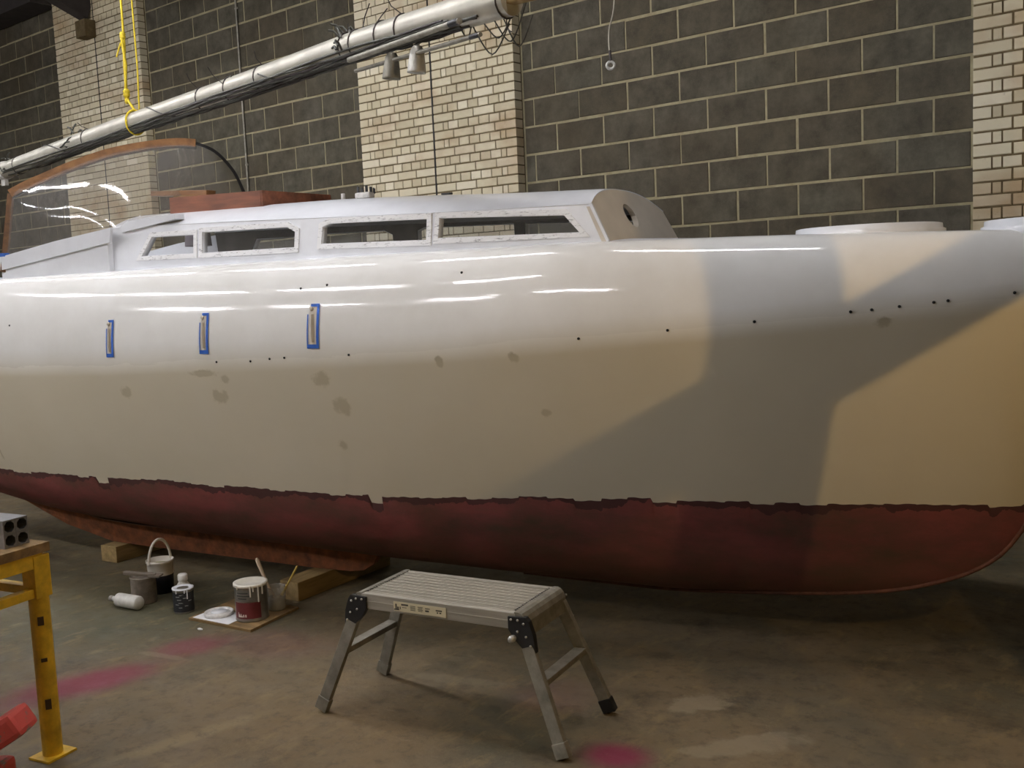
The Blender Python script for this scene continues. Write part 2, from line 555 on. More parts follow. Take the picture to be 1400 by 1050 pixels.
slab('floor', X_L - .2, X_R + .2, Y_B - .2, D + .3, -0.15, 0.0, M_FLOOR, 'stained concrete workshop floor with crimson overspray')
wall = slab('wall_back', X_L - .2, X_R + .2, D + .004, D + .3, 0.0, 5.6, M_MORT, 'grey concrete block wall with pale mortar joints')
slab('wall_left', X_L - .2, X_L, Y_B, D, 0.0, 5.6, M_PLAIN, 'plain end wall of the workshop')
slab('wall_right', X_R, X_R + .2, Y_B, D, 0.0, 5.6, M_PLAIN, 'plain far end wall of the workshop')
slab('wall_front', X_L - .2, X_R + .2, Y_B - .2, Y_B, 0.0, 5.6, M_PLAIN, 'plain wall opposite the block wall')
YM = (Y_B + D) / 2
mb = MB()
ZE, ZR = 5.6, 7.9
mb.add([(X_L - .2, D + .3, ZE), (X_R + .2, D + .3, ZE), (X_R + .2, YM, ZR), (X_L - .2, YM, ZR), (X_R + .2, Y_B - .2, ZE), (X_L - .2, Y_B - .2, ZE),
        (X_L - .2, D + .3, ZE + .1), (X_R + .2, D + .3, ZE + .1), (X_R + .2, YM, ZR + .1), (X_L - .2, YM, ZR + .1), (X_R + .2, Y_B - .2, ZE + .1), (X_L - .2, Y_B - .2, ZE + .1)],
       [(0, 1, 2, 3), (3, 2, 4, 5), (6, 9, 8, 7), (9, 11, 10, 8)])
tag(mb.build('ceiling', M_ROOF, fix=False), 'dark pitched roof lining', None, kind='structure')

def block_mesh(name, dx, dy, dz, bev):
    mb = MB()
    hx, hz = dx / 2, dz / 2
    # front face slightly inset: chamfered edge, open back
    pts = [(-hx + bev, 0, -hz + bev), (hx - bev, 0, -hz + bev), (hx - bev, 0, hz - bev), (-hx + bev, 0, hz - bev),
           (-hx, bev, -hz), (hx, bev, -hz), (hx, bev, hz), (-hx, bev, hz),
           (-hx, dy, -hz), (hx, dy, -hz), (hx, dy, hz), (-hx, dy, hz)]
    fs = [(0, 1, 2, 3)] + [(i, i + 4, (i + 1) % 4 + 4, (i + 1) % 4) for i in range(4)] + [(i + 4, i + 8, (i + 1) % 4 + 8, (i + 1) % 4 + 4) for i in range(4)]
    mb.add(pts, fs)
    me = bpy.data.meshes.new(name)
    me.from_pydata(mb.v, [], mb.f)
    bm = bmesh.new(); bm.from_mesh(me); bmesh.ops.recalc_face_normals(bm, faces=bm.faces); bm.to_mesh(me); bm.free()
    return me

ME_BLOCK = block_mesh('block', 1.0, 0.05, 0.2095, 0.004)
ME_BLOCK.materials.append(M_BLOCK)
rest = MB()
def put_block(x0, x1, zc, single):
    if x1 - x0 < 0.03:
        return
    if single:
        o = link('block', ME_BLOCK, None, wall)
        o.location = ((x0 + x1) / 2 + random.uniform(-.002, .002), D + random.uniform(-.003, .001), zc + random.uniform(-.002, .002))
        o.scale = ((x1 - x0) * random.uniform(.98, 1.004), 1, 1 + random.uniform(-.03, .006))
        o.rotation_euler = (0, random.uniform(-.005, .005), 0)
    else:
        rest.box((x0 + x1) / 2, D + .025, zc, x1 - x0, .05, .214)

def bay(xa, xb, X0, Z0, parity, zlo, zhi):
    """blocks of one bay between two pillars; joints at X0 + .225 * idx"""
    k = math.floor((Z0 - 5.55) / .225)
    while True:
        zt = Z0 - k * .225
        zc = zt - .1125
        if zc < 0.08:
            break
        par = (k + parity) % 2
        i = math.floor((xa - X0) / .225) - 3
        if i % 2 != par:
            i -= 1
        x = X0 + i * .225
        while x < xb:
            a, b = max(x, xa), min(x + .45, xb)
            if b - a > .02:
                put_block(a + .006, b - .006, zc, zlo < zc < zhi)
            x += .45
        k += 1

P2A, P2B = -7.075, -5.232
P1A, P1B = -12.50, -10.63
P3A, P3B = -1.714, 0.10
bay(P2B + .012, P3A - .012, -2.1959, 3.5364, 1, 1.62, 3.95)
bay(P1B + .012, P2A - .012, -9.2751, 3.492, 1, 1.9, 4.75)
bay(X_L, P1A - .012, -13.05, 3.492 + .0, 0, 2.5, 5.5)
bay(P3B + .012, X_R, 0.35, 3.5364, 0, 99, 99)
tag(rest.build('block_course', M_BLOCK, wall, fix=False), 'blocks low down behind the boat', None, kind='stuff')

# brick pillars in English bond with queen closers
ME_BR = block_mesh('brick', 1.0, 0.09, 0.0655, 0.004)
ME_BR.materials.append(M_BRICK)
def pillar(name, label, xa, xb, zline, zlo, zhi, xlo=-99, xhi=99, joint=True):
    root = slab(name, xa + .004, xb - .004, D - .094, D + .02, 0.0, 5.58, M_BMORT, label)
    half = (xb - xa - .018) / 2 if joint else None
    spans = [(xa, xa + half), (xb - half, xb)] if joint else [(xa, xb)]
    low = MB()
    k = math.floor((zline - 5.5) / .075)
    n = 0
    while True:
        zc = zline - k * .075 - .0375
        if zc < .04:
            break
        for (a, b) in spans:
            L = b - a
            if k % 2 == 0:
                ws = [.215] * 4
            else:
                ws = [.1025, .046, .1025, .1025, .1025, .1025, .1025, .046, .1025]
            tot = sum(ws)
            gap = .0098
            sc = (L - gap * (len(ws) - 1)) / tot
            x = a
            for wd in ws:
                wd *= sc
                xm = x + wd / 2
                if zlo < zc < zhi and xlo < xm < xhi and n < 300:
                    o = link('brick', ME_BR, None, root)
                    o.location = (xm, D - .1 + random.uniform(-.002, .0015), zc + random.uniform(-.0012, .0012))
                    o.scale = (wd * random.uniform(.985, 1.0), 1, random.uniform(.97, 1.0))
                    n += 1
                else:
                    low.box(xm, D - .1 + .045, zc, wd, .09, .0655)
                x += wd + gap
        k += 1
    if low.v:
        tag(low.build('brick_course', M_BRICK, root, fix=False), 'further bricks of the same pillar', None, kind='stuff')
    # return faces: headers and closers seen on the side of the pillar
    if joint:
        gm = MB()
        gm.box((xa + xb) / 2, D - .0915, 2.79, .016, .02, 5.5)
        gm.build('expansion_joint', M_DARK, root)
    return root

pillar('brick_pillar', 'cream brick pillar behind the cabin, split by a dark joint', P2A, P2B, 3.3822, 2.0, 3.72)
pillar('brick_pillar', 'cream brick pillar beside the yellow rope, under the roof beam', P1A, P1B, 3.3822 + .075 * 14, 2.95, 4.85)
pillar('brick_pillar', 'cream brick pillar behind the foredeck hatch rings', P3A, P3B, 3.0501, 1.70, 3.4, -9, -0.75)

# conduit on the block wall
mb = MB()
mb.tube([(-8.93, D - .014, 0.02), (-8.93, D - .014, 5.3)], .011, 8)
con = mb.build('conduit', M_ALUD)
tag(con, 'thin vertical metal conduit on the block wall', 'pipe')
for z in (2.2, 2.95, 3.75, 4.55):
    mb = MB()
    mb.box(-8.93, D - .008, z, .05, .016, .02, bev=.003)
    mb.build('saddle_clip', M_ALUD, con)

# roof rafters standing on the pillars
def rafter(xc, lab):
    root = MB()
    y0, z0 = D - .1, 4.93
    sl = (ZR - ZE) / (D - YM)
    for s_ in (0,):
        a, b = Vector((xc, y0, z0 + .14)), Vector((xc, YM, z0 + .14 + sl * (y0 - YM)))
        root.bar(a, b, .17, .28, (0, 0, 1))
    o = root.build('roof_beam', M_STEEL)
    tag(o, lab, None, kind='structure')
    pb = MB()
    pb.box(xc + .05, D - .17, 4.81, .22, .14, .2, bev=.01)
    pb.build('padstone', M_BMORT, o)
rafter(-11.68, 'dark steel roof beam sitting on the brick pillar by the rope')
rafter(-6.15, 'dark steel roof beam above the brick pillar behind the cabin')
rafter(-0.8, 'dark steel roof beam above the brick pillar behind the foredeck')
mb = MB()
mb.box((X_L + P1A) / 2, D - .2, 5.42, P1A - X_L, .35, .3)
tag(mb.build('eaves_beam', M_STEEL), 'dark eaves beam at the top of the block wall', None, kind='structure')

# fluorescent ceiling fittings
M_TUBE = simple('lit_fluorescent_tube', (250, 248, 240), 0.4, var=0.0, emit=(TUBE_COL + (1,), TUBE_W))
def fitting(x, y, FIT_Z):
    f = thing('fluorescent_fitting', 'white twin fluorescent ceiling fitting hung over the workshop', 'ceiling light', (x, y, FIT_Z), 0, 'fluorescent fittings under the roof')
    b = MB()
    b.box(0, 0, .05, 1.55, .12, .06, bev=.008)
    b.prism([(-.11, .02), (-.06, .045), (.06, .045), (.11, .02), (.11, .026), (.06, .052), (-.06, .052), (-.11, .026)], lambda a, c, t: (t, a, c), -.77, .77)
    b.build('housing', M_WHITE, f)
    for dy in (-.045, .045):
        q = MB()
        q.tube([(-.74, dy, -.005), (.74, dy, -.005)], .013, 8)
        q.build('tube', M_TUBE, f)
    for dx in (-.6, .6):
        q = MB()
        q.tube([(dx, 0, .08), (dx, 0, ZE + .1 + (ZR - ZE) * (1 - abs(y - YM) / (D + .3 - YM)) - FIT_Z)], .004, 6)
        q.build('hanger', M_STEEL, f)
for x, y, z in FITTINGS:
    fitting(x, y, z)

# ------------------------------------------------------------------ work light and the unseen frame shaped to cast its crossed shadow (right of the view)
LX, LY, LZ = 0.40, 1.80, 2.0
wl = thing('work_light', 'warm halogen work light on a tripod beside the timber shadow frame', 'lamp', (LX, LY, 0))
mb = MB(); mb.tube([(0, 0, .45), (0, 0, LZ - .14)], .014, 10); mb.build('pole', M_STEEL, wl)
for k in range(3):
    a = k * 2.094 + .5
    mb = MB(); mb.tube([(0, 0, .62), (.34 * math.cos(a), .34 * math.sin(a), .012)], .01, 8); mb.build('leg', M_STEEL, wl)
ld = Vector((-.75, .65, -.12)).normalized()
mb = MB()
bx_ = ld; by_ = Vector((0, 0, 1)).cross(bx_).normalized(); bz_ = bx_.cross(by_)
R = Matrix((by_, bz_, bx_)).transposed()
cpt = Vector((0, 0, LZ)) - ld * .03
mb.lathe([(.0, -.05), (.05, -.05), (.055, -.03), (.10, .035), (.104, .035), (.06, -.034), (.054, -.056), (0, -.056)], 24, cpt.x, cpt.y, cpt.z, R)
mb.build('reflector', M_STEEL, wl)
mb = MB(); mb.bar((0, 0, LZ - .15), Vector((0, 0, LZ)) - ld * .075, .03, .012); mb.build('bracket', M_STEEL, wl)
mb = MB(); mb.lathe([(0, -.011), (.008, -.008), (.011, 0), (.008, .008), (0, .011)], 12, 0, 0, LZ)
mb.build('bulb', simple('lit_bulb', (255, 230, 180), .4, var=0, emit=(LAMP_COL + (1,), LAMP_W * 40)), wl)

az = math.radians(49)
M_POST = mat_wood('weathered_post', (104, 84, 56), (136, 112, 78), 4, 0.85, (1, 1, 0.08))
fd = Vector((-math.sin(az), math.cos(az), 0)); fs_ = Vector((math.cos(az), math.sin(az), 0))
base = Vector((LX, LY, 0)) + fd * .9
fr = thing('shadow_frame', 'unseen timber frame of two posts and a diagonal brace, shaped to cast the bow shadow', 'frame', base, math.atan2(fs_.y, fs_.x))
for x0, x1 in ((-.074, .068), (.345, .465)):
    mb = MB(); mb.box((x0 + x1) / 2, 0, 1.4, x1 - x0, .045, 2.8, bev=.003); mb.build('post', M_POST, fr)
mb = MB(); mb.bar((-.262, -.012, 1.777 - .262 * .47 - .058), (.55, -.012, 1.777 + .55 * .47 - .058), .022, .104); mb.build('brace', M_OLDPINE, fr)
mb = MB(); mb.box(.15, 0, 2.78, .9, .05, .1); mb.build('cross_rail', M_OLDPINE, fr)
for x in (-.003, .405):
    mb = MB(); mb.box(x, 0, .02, .18, .5, .04); mb.build('foot', M_OLDPINE, fr)

# ------------------------------------------------------------------ the boat
TH = math.radians(9.5)
boat = thing('sailboat', 'white narrow-hulled sailboat with red underbody and low cabin, being repainted', 'boat', (-3.9, 3.60, 0), TH)

U_ST, U_END = -3.75, 3.98
def zk(u):      # keel / stem profile
    return pchip(u, [-4.2, -3.75, -3.17, -2.2, -1.0, 0.2, 1.0, 1.6, 1.95, 2.25, 2.55, 2.82, 2.98, 3.07, 3.14, 3.5, 3.98], [.62, .52, .36, .25, .215, .205, .198, .20, .222, .25, .292, .375, .475, .60, .76, 1.28, 1.74])
def bkn(u):
    return pchip(u, [-4.2, -3, -2, -1, 0, 1, 2, 2.6, 3.05, 3.6, 3.99], [.42, .56, .63, .67, .68, .66, .54, .43, .33, .17, .0])
def zkn(u):
    return max(zk(u), pchip(u, [-4.2, -2.1, -1.3, -.6, 0, .53, .98, 1.4, 1.79, 2.12, 2.62, 3.06, 3.98], [1.22, 1.229, 1.239, 1.262, 1.278, 1.296, 1.317, 1.343, 1.37, 1.393, 1.432, 1.472, 1.58]))
def bwl(u):
    return pchip(u, [-4.2, -3, -2, -1, 0, 1, 2, 2.6, 3.0, 3.09], [.12, .30, .40, .45, .46, .42, .29, .16, .045, .0])
def zwl(u):
    return max(zk(u), pchip(u, [-4.2, -2.63, -1.84, -.84, .39, 1.08, 1.58, 2.3, 2.8, 3.06, 4], [.575, .583, .595, .62, .627, .66, .678, .682, .685, .69, .69]))
def bdk(u):
    return pchip(u, [-4.2, -3, -2, 0, 1.3, 2, 2.6, 3.05, 3.6, 3.99], [.3, .4, .45, .46, .46, .36, .27, .2, .09, .0])
def zdk(u):
    return max(zk(u) + .002, pchip(u, [-4.2, -1, 1.3, 2.0, 2.6, 3.05, 3.98], [1.75, 1.75, 1.748, 1.738, 1.722, 1.708, 1.70]))
def jag(u):
    """ragged lower edge of the white paint"""
    random_ = random.Random(int((u + 10) / .11 + .5 * math.sin(u * 3)))
    s_ = random_.choice([0, 0, .004, -.006, .008, -.012, .002])
    if -1.02 < u - (.40) + 1.0 < -0.92 or .335 < u < .405:
        s_ = -.035
    return s_ + .0012 * math.sin(u * 40) + .0012 * math.sin(u * 97)

def seam_k(u):
    return (bkn(u) - bwl(u)) * 1.22 / max(.1, zkn(u) - zwl(u))
def lower(u, s, zt):
    """keel (s=0) to seam (s=1)"""
    b, z0 = bwl(u), zk(u)
    j = (zt - zwl(u)) * s ** 8
    jv = j * seam_k(u)
    zt = zwl(u)
    th = s * math.pi / 2
    k = pchip(u, [-3, 0, 1.5, 3], [.8, .85, .7, .35])
    v = b * (k * math.sin(th) + (1 - k) * s)
    z = z0 + (zt - z0) * (k * (1 - math.cos(th)) + (1 - k) * s)
    return max(0, v + jv), z + j
def topside(u, s, zt):
    z0 = zwl(u)
    v = bwl(u) + (bkn(u) - bwl(u)) * (s + .22 * s * (1 - s))
    z = z0 + (zkn(u) - z0) * s
    if s == 0:
        return max(0, v + (zt - z0) * seam_k(u)), zt
    return v, z
def shoulder(u, s):
    ph = s * math.pi / 2
    bd, bk = min(bdk(u), bkn(u)), bkn(u)
    return bd + (bk - bd) * math.cos(ph) ** .85, zkn(u) + (zdk(u) - zkn(u)) * math.sin(ph) ** .95

KA, KB = .94, .13
def section(u, i):
    """rows of the white side: seam, flat topside, rounded knuckle, shoulder, deck edge"""
    if i <= NT_:
        return topside(u, KA * i / NT_, zt_[u])
    if i <= NT_ + NK:
        t = (i - NT_) / (NK + 1)
        a, b = topside(u, KA, zt_[u]), shoulder(u, KB)
        k = (bkn(u), zkn(u))
        return tuple((1 - t) ** 2 * a[d] + 2 * t * (1 - t) * k[d] + t * t * b[d] for d in (0, 1))
    return shoulder(u, KB + (1 - KB) * (i - NT_ - NK - 1) / NS)
NK = 8
us = list(np.linspace(U_ST, -2.7, 24)) + list(np.linspace(-2.68, 3.0, 900)) + list(np.linspace(3.01, U_END, 60))
NB, NT_, NS, ND = 16, 14, 18, 6
def both(rowfn, nrow, skip_centre=False):
    """rows on both sides"""
    near = [[(u, -v, z) for u in us for (v, z) in [rowfn(u, i)]] for i in range(nrow)]
    far = [[(u, v, z) for u in us for (v, z) in [rowfn(u, i)]] for i in range(nrow)]
    return near, far

def add_attr(me, name, vals):
    at = me.attributes.new(name, 'FLOAT', 'POINT')
    at.data.foreach_set('value', vals)

# white topsides: seam -> knuckle -> deck edge
zt_ = {u: max(zk(u), zwl(u) + (jag(u) if zk(u) < .6 else 0)) for u in us}
row_top = section
NR = NT_ + NK + 2 + NS
mb = MB()
near, far = both(row_top, NR)
mb.grid(near); mb.grid(far, flip=True)
nu = len(us)
vals = []
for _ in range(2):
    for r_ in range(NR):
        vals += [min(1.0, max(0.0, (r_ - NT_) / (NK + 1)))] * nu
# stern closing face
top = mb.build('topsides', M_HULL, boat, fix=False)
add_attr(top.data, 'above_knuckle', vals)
top['label'] = 'white painted topsides with a ragged lower paint edge'

mb = MB()
near, far = both(lambda u, i: lower(u, i / NB, zt_[u]), NB + 1)
mb.grid(near); mb.grid(far, flip=True)
bot = mb.build('underbody', M_BOT, boat, fix=False)
add_attr(bot.data, 'seam', [v[2] - zt_[us[j % nu]] for j, v in enumerate(mb.v)])
bot['label'] = 'red and brown worn antifouling below the waterline'

mb = MB()
rows = []
for i in range(ND * 2 + 1):
    t = i / ND - 1
    rows.append([(u, t * min(bdk(u), bkn(u)), zdk(u) + (.022 if u < 1.5 else max(.006, .022 - .04 * (u - 1.5))) * (1 - t * t) * min(1, bdk(u) / .3)) for u in us[::4] + [us[-1]]])
mb.grid(rows)
mb.build('deck', M_WHITE, boat)
mb = MB()
pl = [(-v, z) for v, z in [lower(U_ST, i / NB, zt_[us[0]]) for i in range(NB + 1)] + [row_top(us[0], i) for i in range(NR)]]
pl = pl + [(-a, b) for a, b in reversed(pl[1:])]
mb.add([(U_ST, a, b) for a, b in pl], [tuple(range(len(pl)))])
mb.build('transom', M_WHITE, boat)

# keel strip along the forefoot
mb = MB()
pp = [(u, 0, zk(u) - .004) for u in np.linspace(.9, 3.1, 60)]
mb.tube(pp, .009, 6)
o = mb.build('keel_strip', simple('dull_rust', (92, 54, 36), .85, var=.25, scale=20), boat); o['label'] = 'rust coloured keel strip'
# stub keel and its fairing
mb = MB()
prof = [(-2.95, .31), (-2.45, .17), (-2.0, .105), (-1.7, .101), (-.14, .101), (-.06, .112), (0.0, .15), (.03, .20), (.03, .30), (-1.0, .32), (-2.3, .34)]
def kf(a, b, t):
    taper = min(1, max(.15, (a + 3.0) / 1.0)) * min(1, max(.35, (.10 - a) / .35))
    bulge = 1 + .5 * max(0, (b - .2)) / .1
    return (a, t * .055 * taper * bulge, b)
dens = []
for i in range(len(prof)):
    a, b = prof[i], prof[(i + 1) % len(prof)]
    for k in range(6):
        dens.append((a[0] + (b[0] - a[0]) * k / 6, a[1] + (b[1] - a[1]) * k / 6))
mb.prism(dens, kf, -1, 1)
o = mb.build('stub_keel', M_RUST, boat); o['label'] = 'rusty stub keel'
mb = MB()
rows = []
for i in range(15):
    th = -math.pi / 2 + math.pi * i / 14
    row = []
    for u in np.linspace(-2.3, .34, 50):
        wv = .19 * max(0.0, 1 - abs((u + .75) / 1.55) ** 4) ** .6 * (1 if u < -.1 else max(0.02, (.36 - u) / .46) ** .6)
        row.append((u, math.sin(th) * wv, .272 - .028 * math.cos(th) * (1 if wv > .01 else 0)))
    rows.append(row)
mb.grid(rows)
o = mb.build('keel_fairing', M_BOT, boat)
add_attr(o.data, 'seam', [-.4] * len(mb.v))

# cabin -----------------------------------------------------------
def ze(u):   # roof edge height
    return pchip(u, [-1.35, -.79, .127, .935, 1.49], [1.985, 1.972, 1.942, 1.915, 1.902])
def zc(u):   # crown height
    return pchip(u, [-1.35, -.08, .41, .98, 1.5], [2.072, 2.056, 2.037, 2.006, 1.984])
U_F0 = 1.585
def uf(z):   # raked front
    return U_F0 - (z - 1.75) * .5
WIN = [[(-1.105, 1.823), (-.728, 1.819), (-.730, 1.912), (-1.035, 1.917)],
       [(-.662, 1.817), (-.052, 1.812), (-.049, 1.884), (-.098, 1.909), (-.664, 1.919)],
       [(.117, 1.819), (.711, 1.803), (.713, 1.893), (.165, 1.909), (.124, 1.895)],
       [(.778, 1.807), (1.462, 1.790), (1.392, 1.862), (.784, 1.892)]]
def side_fn(sg, off=0.0):
    def fn(a, b, t):
        v = .425 - (b - 1.75) * .12 - t + off
        return (a, sg * v, b)
    return fn
outer = [(-1.36, 1.735), (uf(1.735), 1.735), (uf(ze(1.5)), ze(1.5)), (.935, ze(.935)), (.127, ze(.127)), (-.79, ze(-.79)), (-1.36, ze(-1.36))]
def scuffed(name):
    t = NT(name)
    p = t.coord()
    a = t.noise(p, 60, 5, 0.75, (0.5, 1, 2.2))
    c = t.mix(t.ramp(a, [(0.55, (0, 0, 0)), (0.66, (1, 1, 1))]), s2l((234, 234, 234)), s2l((140, 138, 140)))
    t.set(c, .35)
    t.bump(a, .3, .003)
    return t.m
M_SCUFF = scuffed('scraped_white_frame')
M_SHADE_LINING = simple('shaded_lining_grey', (84, 80, 76), .85, var=.2, scale=9)  # added dark lining; the cabin's inside shade is put into its colour
for sg in (-1, 1):
    side = plate_with_holes(outer, WIN, side_fn(sg), .028).build('cabin_side', M_WHITE, boat)
    plate_with_holes(outer, [offset_poly(W_, .004) for W_ in WIN], side_fn(sg, -.029), .004).build('shade_lining', M_SHADE_LINING, boat)
    for W in WIN:
        fo, fi = offset_poly(W, .026), offset_poly(W, .002)
        frm = plate_with_holes(fo, [fi], side_fn(sg, .007), .0085).build('window_frame', M_SCUFF, side)
        g = MB(); g.prism(offset_poly(W, .001), side_fn(sg, -.012), 0, .004)
        g.build('window_pane', M_GLASS, side)
# roof
mb = MB()
NUm = 60
rows, rows2 = [], []
for i in range(33):
    t = i / 16 - 1
    row, row2 = [], []
    for j in range(NUm + 1):
        q = j / NUm
        u = -1.36 + q * (1.5 + 1.36)
        z = ze(u) + (zc(u) - ze(u)) * (1 - abs(t) ** 2.6)
        hv = .425 - (ze(u) - 1.75) * .12 + .002
        if j == NUm:
            u = uf(z) + .004
        row.append((u, t * hv, z)); row2.append((min(u, 1.48), t * (hv - .012), z - .022))
    rows.append(row); rows2.append(row2)
mb.grid(rows); mb.grid(rows2, flip=True)
# close rim
mb.grid([[r[0] for r in rows], [r[0] for r in rows2]]); mb.grid([[r[-1] for r in rows], [r[-1] for r in rows2]]); mb.grid([rows[0], rows2[0]]); mb.grid([rows[-1], rows2[-1]])
roof = mb.build('cabin_roof', M_WHITE, boat)
# front face
arc = []
hv = .425 - (ze(1.5) - 1.75) * .12
for i in range(25):
    t = 1 - i / 12
    arc.append((t * hv, ze(1.5) + (zc(1.5) - ze(1.5)) * (1 - abs(t) ** 2.6) - .002))
outf = [(-.43, 1.742), (.43, 1.742)] + arc
hole = [(-.032 + .058 * math.cos(a), 1.866 + .052 * math.sin(a)) for a in np.linspace(0, 2 * math.pi, 29)[:-1]]
ff = lambda a, b, t: (uf(b) - t + .002, a, b)
fo = plate_with_holes(outf, [hole], ff, .025).build('cabin_front', M_PRIMER, boat)
fo['label'] = 'beige primed cabin front with a round hole'
mb = MB(); mb.bar((uf(1.742) + .003, -.425, 1.745), (uf(ze(1.5)) + .003, -hv - .004, ze(1.5)), .012, .012, (0, 1, 0)); mb.build('corner_bead', M_WHITE, boat)
# cockpit coamings with a capping strip
for sg in (-1, 1):
    cm = MB()
    pr = [(-2.26, 1.73), (-1.33, 1.73), (-1.33, 1.976), (-1.75, 1.934), (-2.26, 1.868)]
    cm.prism(pr, lambda a, b, t: (a, sg * (.452 - t), b), 0, .03)
    co = cm.build('cockpit_coaming', M_WHITE, boat)
    cm = MB()
    cm.prism([(-2.27, 1.795), (-1.30, 1.905), (-1.28, 1.982), (-1.75, 1.937), (-2.27, 1.871)], lambda a, b, t: (a, sg * (.466 - t), b), 0, .016)
    cm.build('capping_strip', M_WHITE, co)
cm = MB(); cm.prism([(-1.26, 1.955), (-.846, 2.0), (-.846, 2.028), (-1.21, 2.012), (-1.26, 1.99)], lambda a, b, t: (a, -(.405 - t), b), -.012, .05); cm.build('roof_rail', M_WHITE, boat)

# slots in the topsides, framed with blue tape
def hull_v(u, z):
    zt_.setdefault(u, zwl(u))
    pr = [section(u, i) for i in range(1, NR)]
    return float(np.interp(z, [p[1] for p in pr], [p[0] for p in pr]))
def patch(u0, u1, z0, z1, off, n=8, lean=0.0):
    rows = []
    for i in range(n + 1):
        z = z0 + (z1 - z0) * i / n
        rows.append([(u + lean * (z - z0), -(hull_v(u, z) + off), z) for u in (u0, (u0 + u1) / 2, u1)])
    return rows
for i, (uc, zc_, hw, hh) in enumerate(((-1.117, 1.399, .028, .095), (-.434, 1.417, .030, .097), (.246, 1.441, .034, .099))):
    b = .011
    s = MB(); s.grid(patch(uc - hw + b, uc + hw - b, zc_ - hh + b * 1.4, zc_ + hh - b, .0035)); s.add(*([[(p[0], p[1] + .02, p[2]) for r in patch(uc - hw + b, uc + hw - b, zc_ - hh + b * 1.4, zc_ + hh - b, .0) for p in r], []]))
    sl = s.build('chainplate_slot', M_PRIMER, boat)
    sl['label'] = 'primed slot edged with blue masking tape'
    s = MB()
    s.grid(patch(uc - hw, uc - hw + b * .6, zc_ - hh, zc_ + hh * .55, .005)); s.grid(patch(uc + hw - b * 1.3, uc + hw, zc_ - hh, zc_ + hh, .005))
    s.grid(patch(uc - hw, uc + hw, zc_ - hh, zc_ - hh + b * 1.7, .0055)); s.grid(patch(uc - hw * .5, uc + hw, zc_ + hh - b, zc_ + hh + .002, .0055))
    s.build('masking_tape', M_BLUE, sl)
    s = MB(); s.grid(patch(uc - .004, uc + .010, zc_ - hh * .72, zc_ + hh * .55, .007, lean=-.05)); s.build('slit', simple('slit_shadow', (158, 144, 122), .8), sl)
    s = MB(); q = (uc - hw * .35, -(hull_v(uc, zc_ + hh * .8) + .004), zc_ + hh * .8)
    s.lathe([(.0, 0), (.009, 0), (.011, .003), (.009, .006), (0, .006)], 14, *q, R=Matrix.Rotation(math.radians(90), 3, 'X')); s.build('bolt_head', M_PRIMER, sl)
# screw holes along the knuckle
M_HOLE = simple('dark_hole', (22, 20, 18), .9, var=0)
me = None
for u, dz in ((-.36, .012), (-.14, .01), (-.02, .018), (.07, .02), (.44, .02), (1.53, .016), (1.88, .016), (2.2, .017), (2.53, .017), (2.6, .016), (2.69, .017), (2.80, .018), (2.845, .018), (3.05, .018), (.15, .33), (.3, .335), (1.0, .33), (-2.0, .25)):
    z = zkn(u) + dz
    q = MB(); q.lathe([(.0, .0), (.0055, .0), (.0055, .004), (0, .004)], 10, R=Matrix.Rotation(math.radians(90), 3, 'X'))
    o = q.build('screw_hole', M_HOLE, boat) if me is None else link('screw_hole', me, None, boat)
    me = o.data
    o.location = (u, -(hull_v(u, z) - .0015), z)

# hatch rings on the foredeck
def ring(uc, r, z0, h):
    q = MB()
    q.lathe([(r - .03, 0), (r - .03, h), (r - .012, h + .003), (r, h), (r + .002, .03), (r + .012, .026), (r + .014, .0), (r + .014, -.03), (r - .03, -.03)], 64, uc, 0, z0)
    o = q.build('hatch_ring', M_WHITE, boat)
    q = MB(); q.lathe([(0, h * .95), (r - .03, h * .95)], 48, uc, 0, z0); q.build('hatch_plate', M_PRIMER, o)
ring(2.513, .272, 1.707, .047)
ring(3.20, .27, 1.697, .048)

# mahogany hatch coaming on the cabin roof
q = MB()
for a, b in (((-1.10, -.2, 2.096), (-.44, -.2, 2.082)), ((-.44, -.21, 2.082), (-.44, .34, 2.088)), ((-.44, .33, 2.085), (-1.10, .33, 2.105)), ((-1.09, .34, 2.10), (-1.09, -.21, 2.095))):
    q.bar(a, b, .024, .085)
hc = q.build('hatch_coaming', M_MAHOG, boat)
hc['label'] = 'mahogany hatch coaming on the cabin roof'
q = MB(); q.box(-.77, .065, 2.06, .64, .51, .02); q.build('hatch_floor', M_DARK, hc)
q = MB(); q.bar((-1.42, -.02, 2.195), (-.98, -.02, 2.166), .07, .028, bev=.003); q.build('plank', M_ASH, boat)['label'] = 'loose ash plank laid over the hatch coaming'
q = MB(); q.bar((-1.22, -.02, 2.06), (-1.22, -.02, 2.175), .06, .05, (0, 1, 0)); q.bar((-1.2, -.04, 2.15), (-.98, -.04, 2.138), .05, .03); q.build('plank_bearer', M_OLDPINE, boat)
# fitting with ragged paint on the roof
q = MB(); q.box(.165, -.13, 2.055, .09, .05, .03, bev=.01); q.tube([(.03, -.13, 2.03), (.03, -.13, 2.075)], .01, 8); rf = q.build('mast_step', M_CHIP, boat)
q = MB()
for du, h in ((-.03, .03), (-.012, .022), (.01, .034), (.03, .024), (.045, .015)):
    q.bar((.165 + du, -.13 + du * .4, 2.065), (.165 + du * 1.3, -.13, 2.07 + h), .012, .006, (0, 1, 0))
q.build('torn_gasket', M_BLACK, rf)
q = MB(); q.box(.69, -.2, 2.018, .05, .02, .008); q.build('roof_nick', M_BLACK, boat)
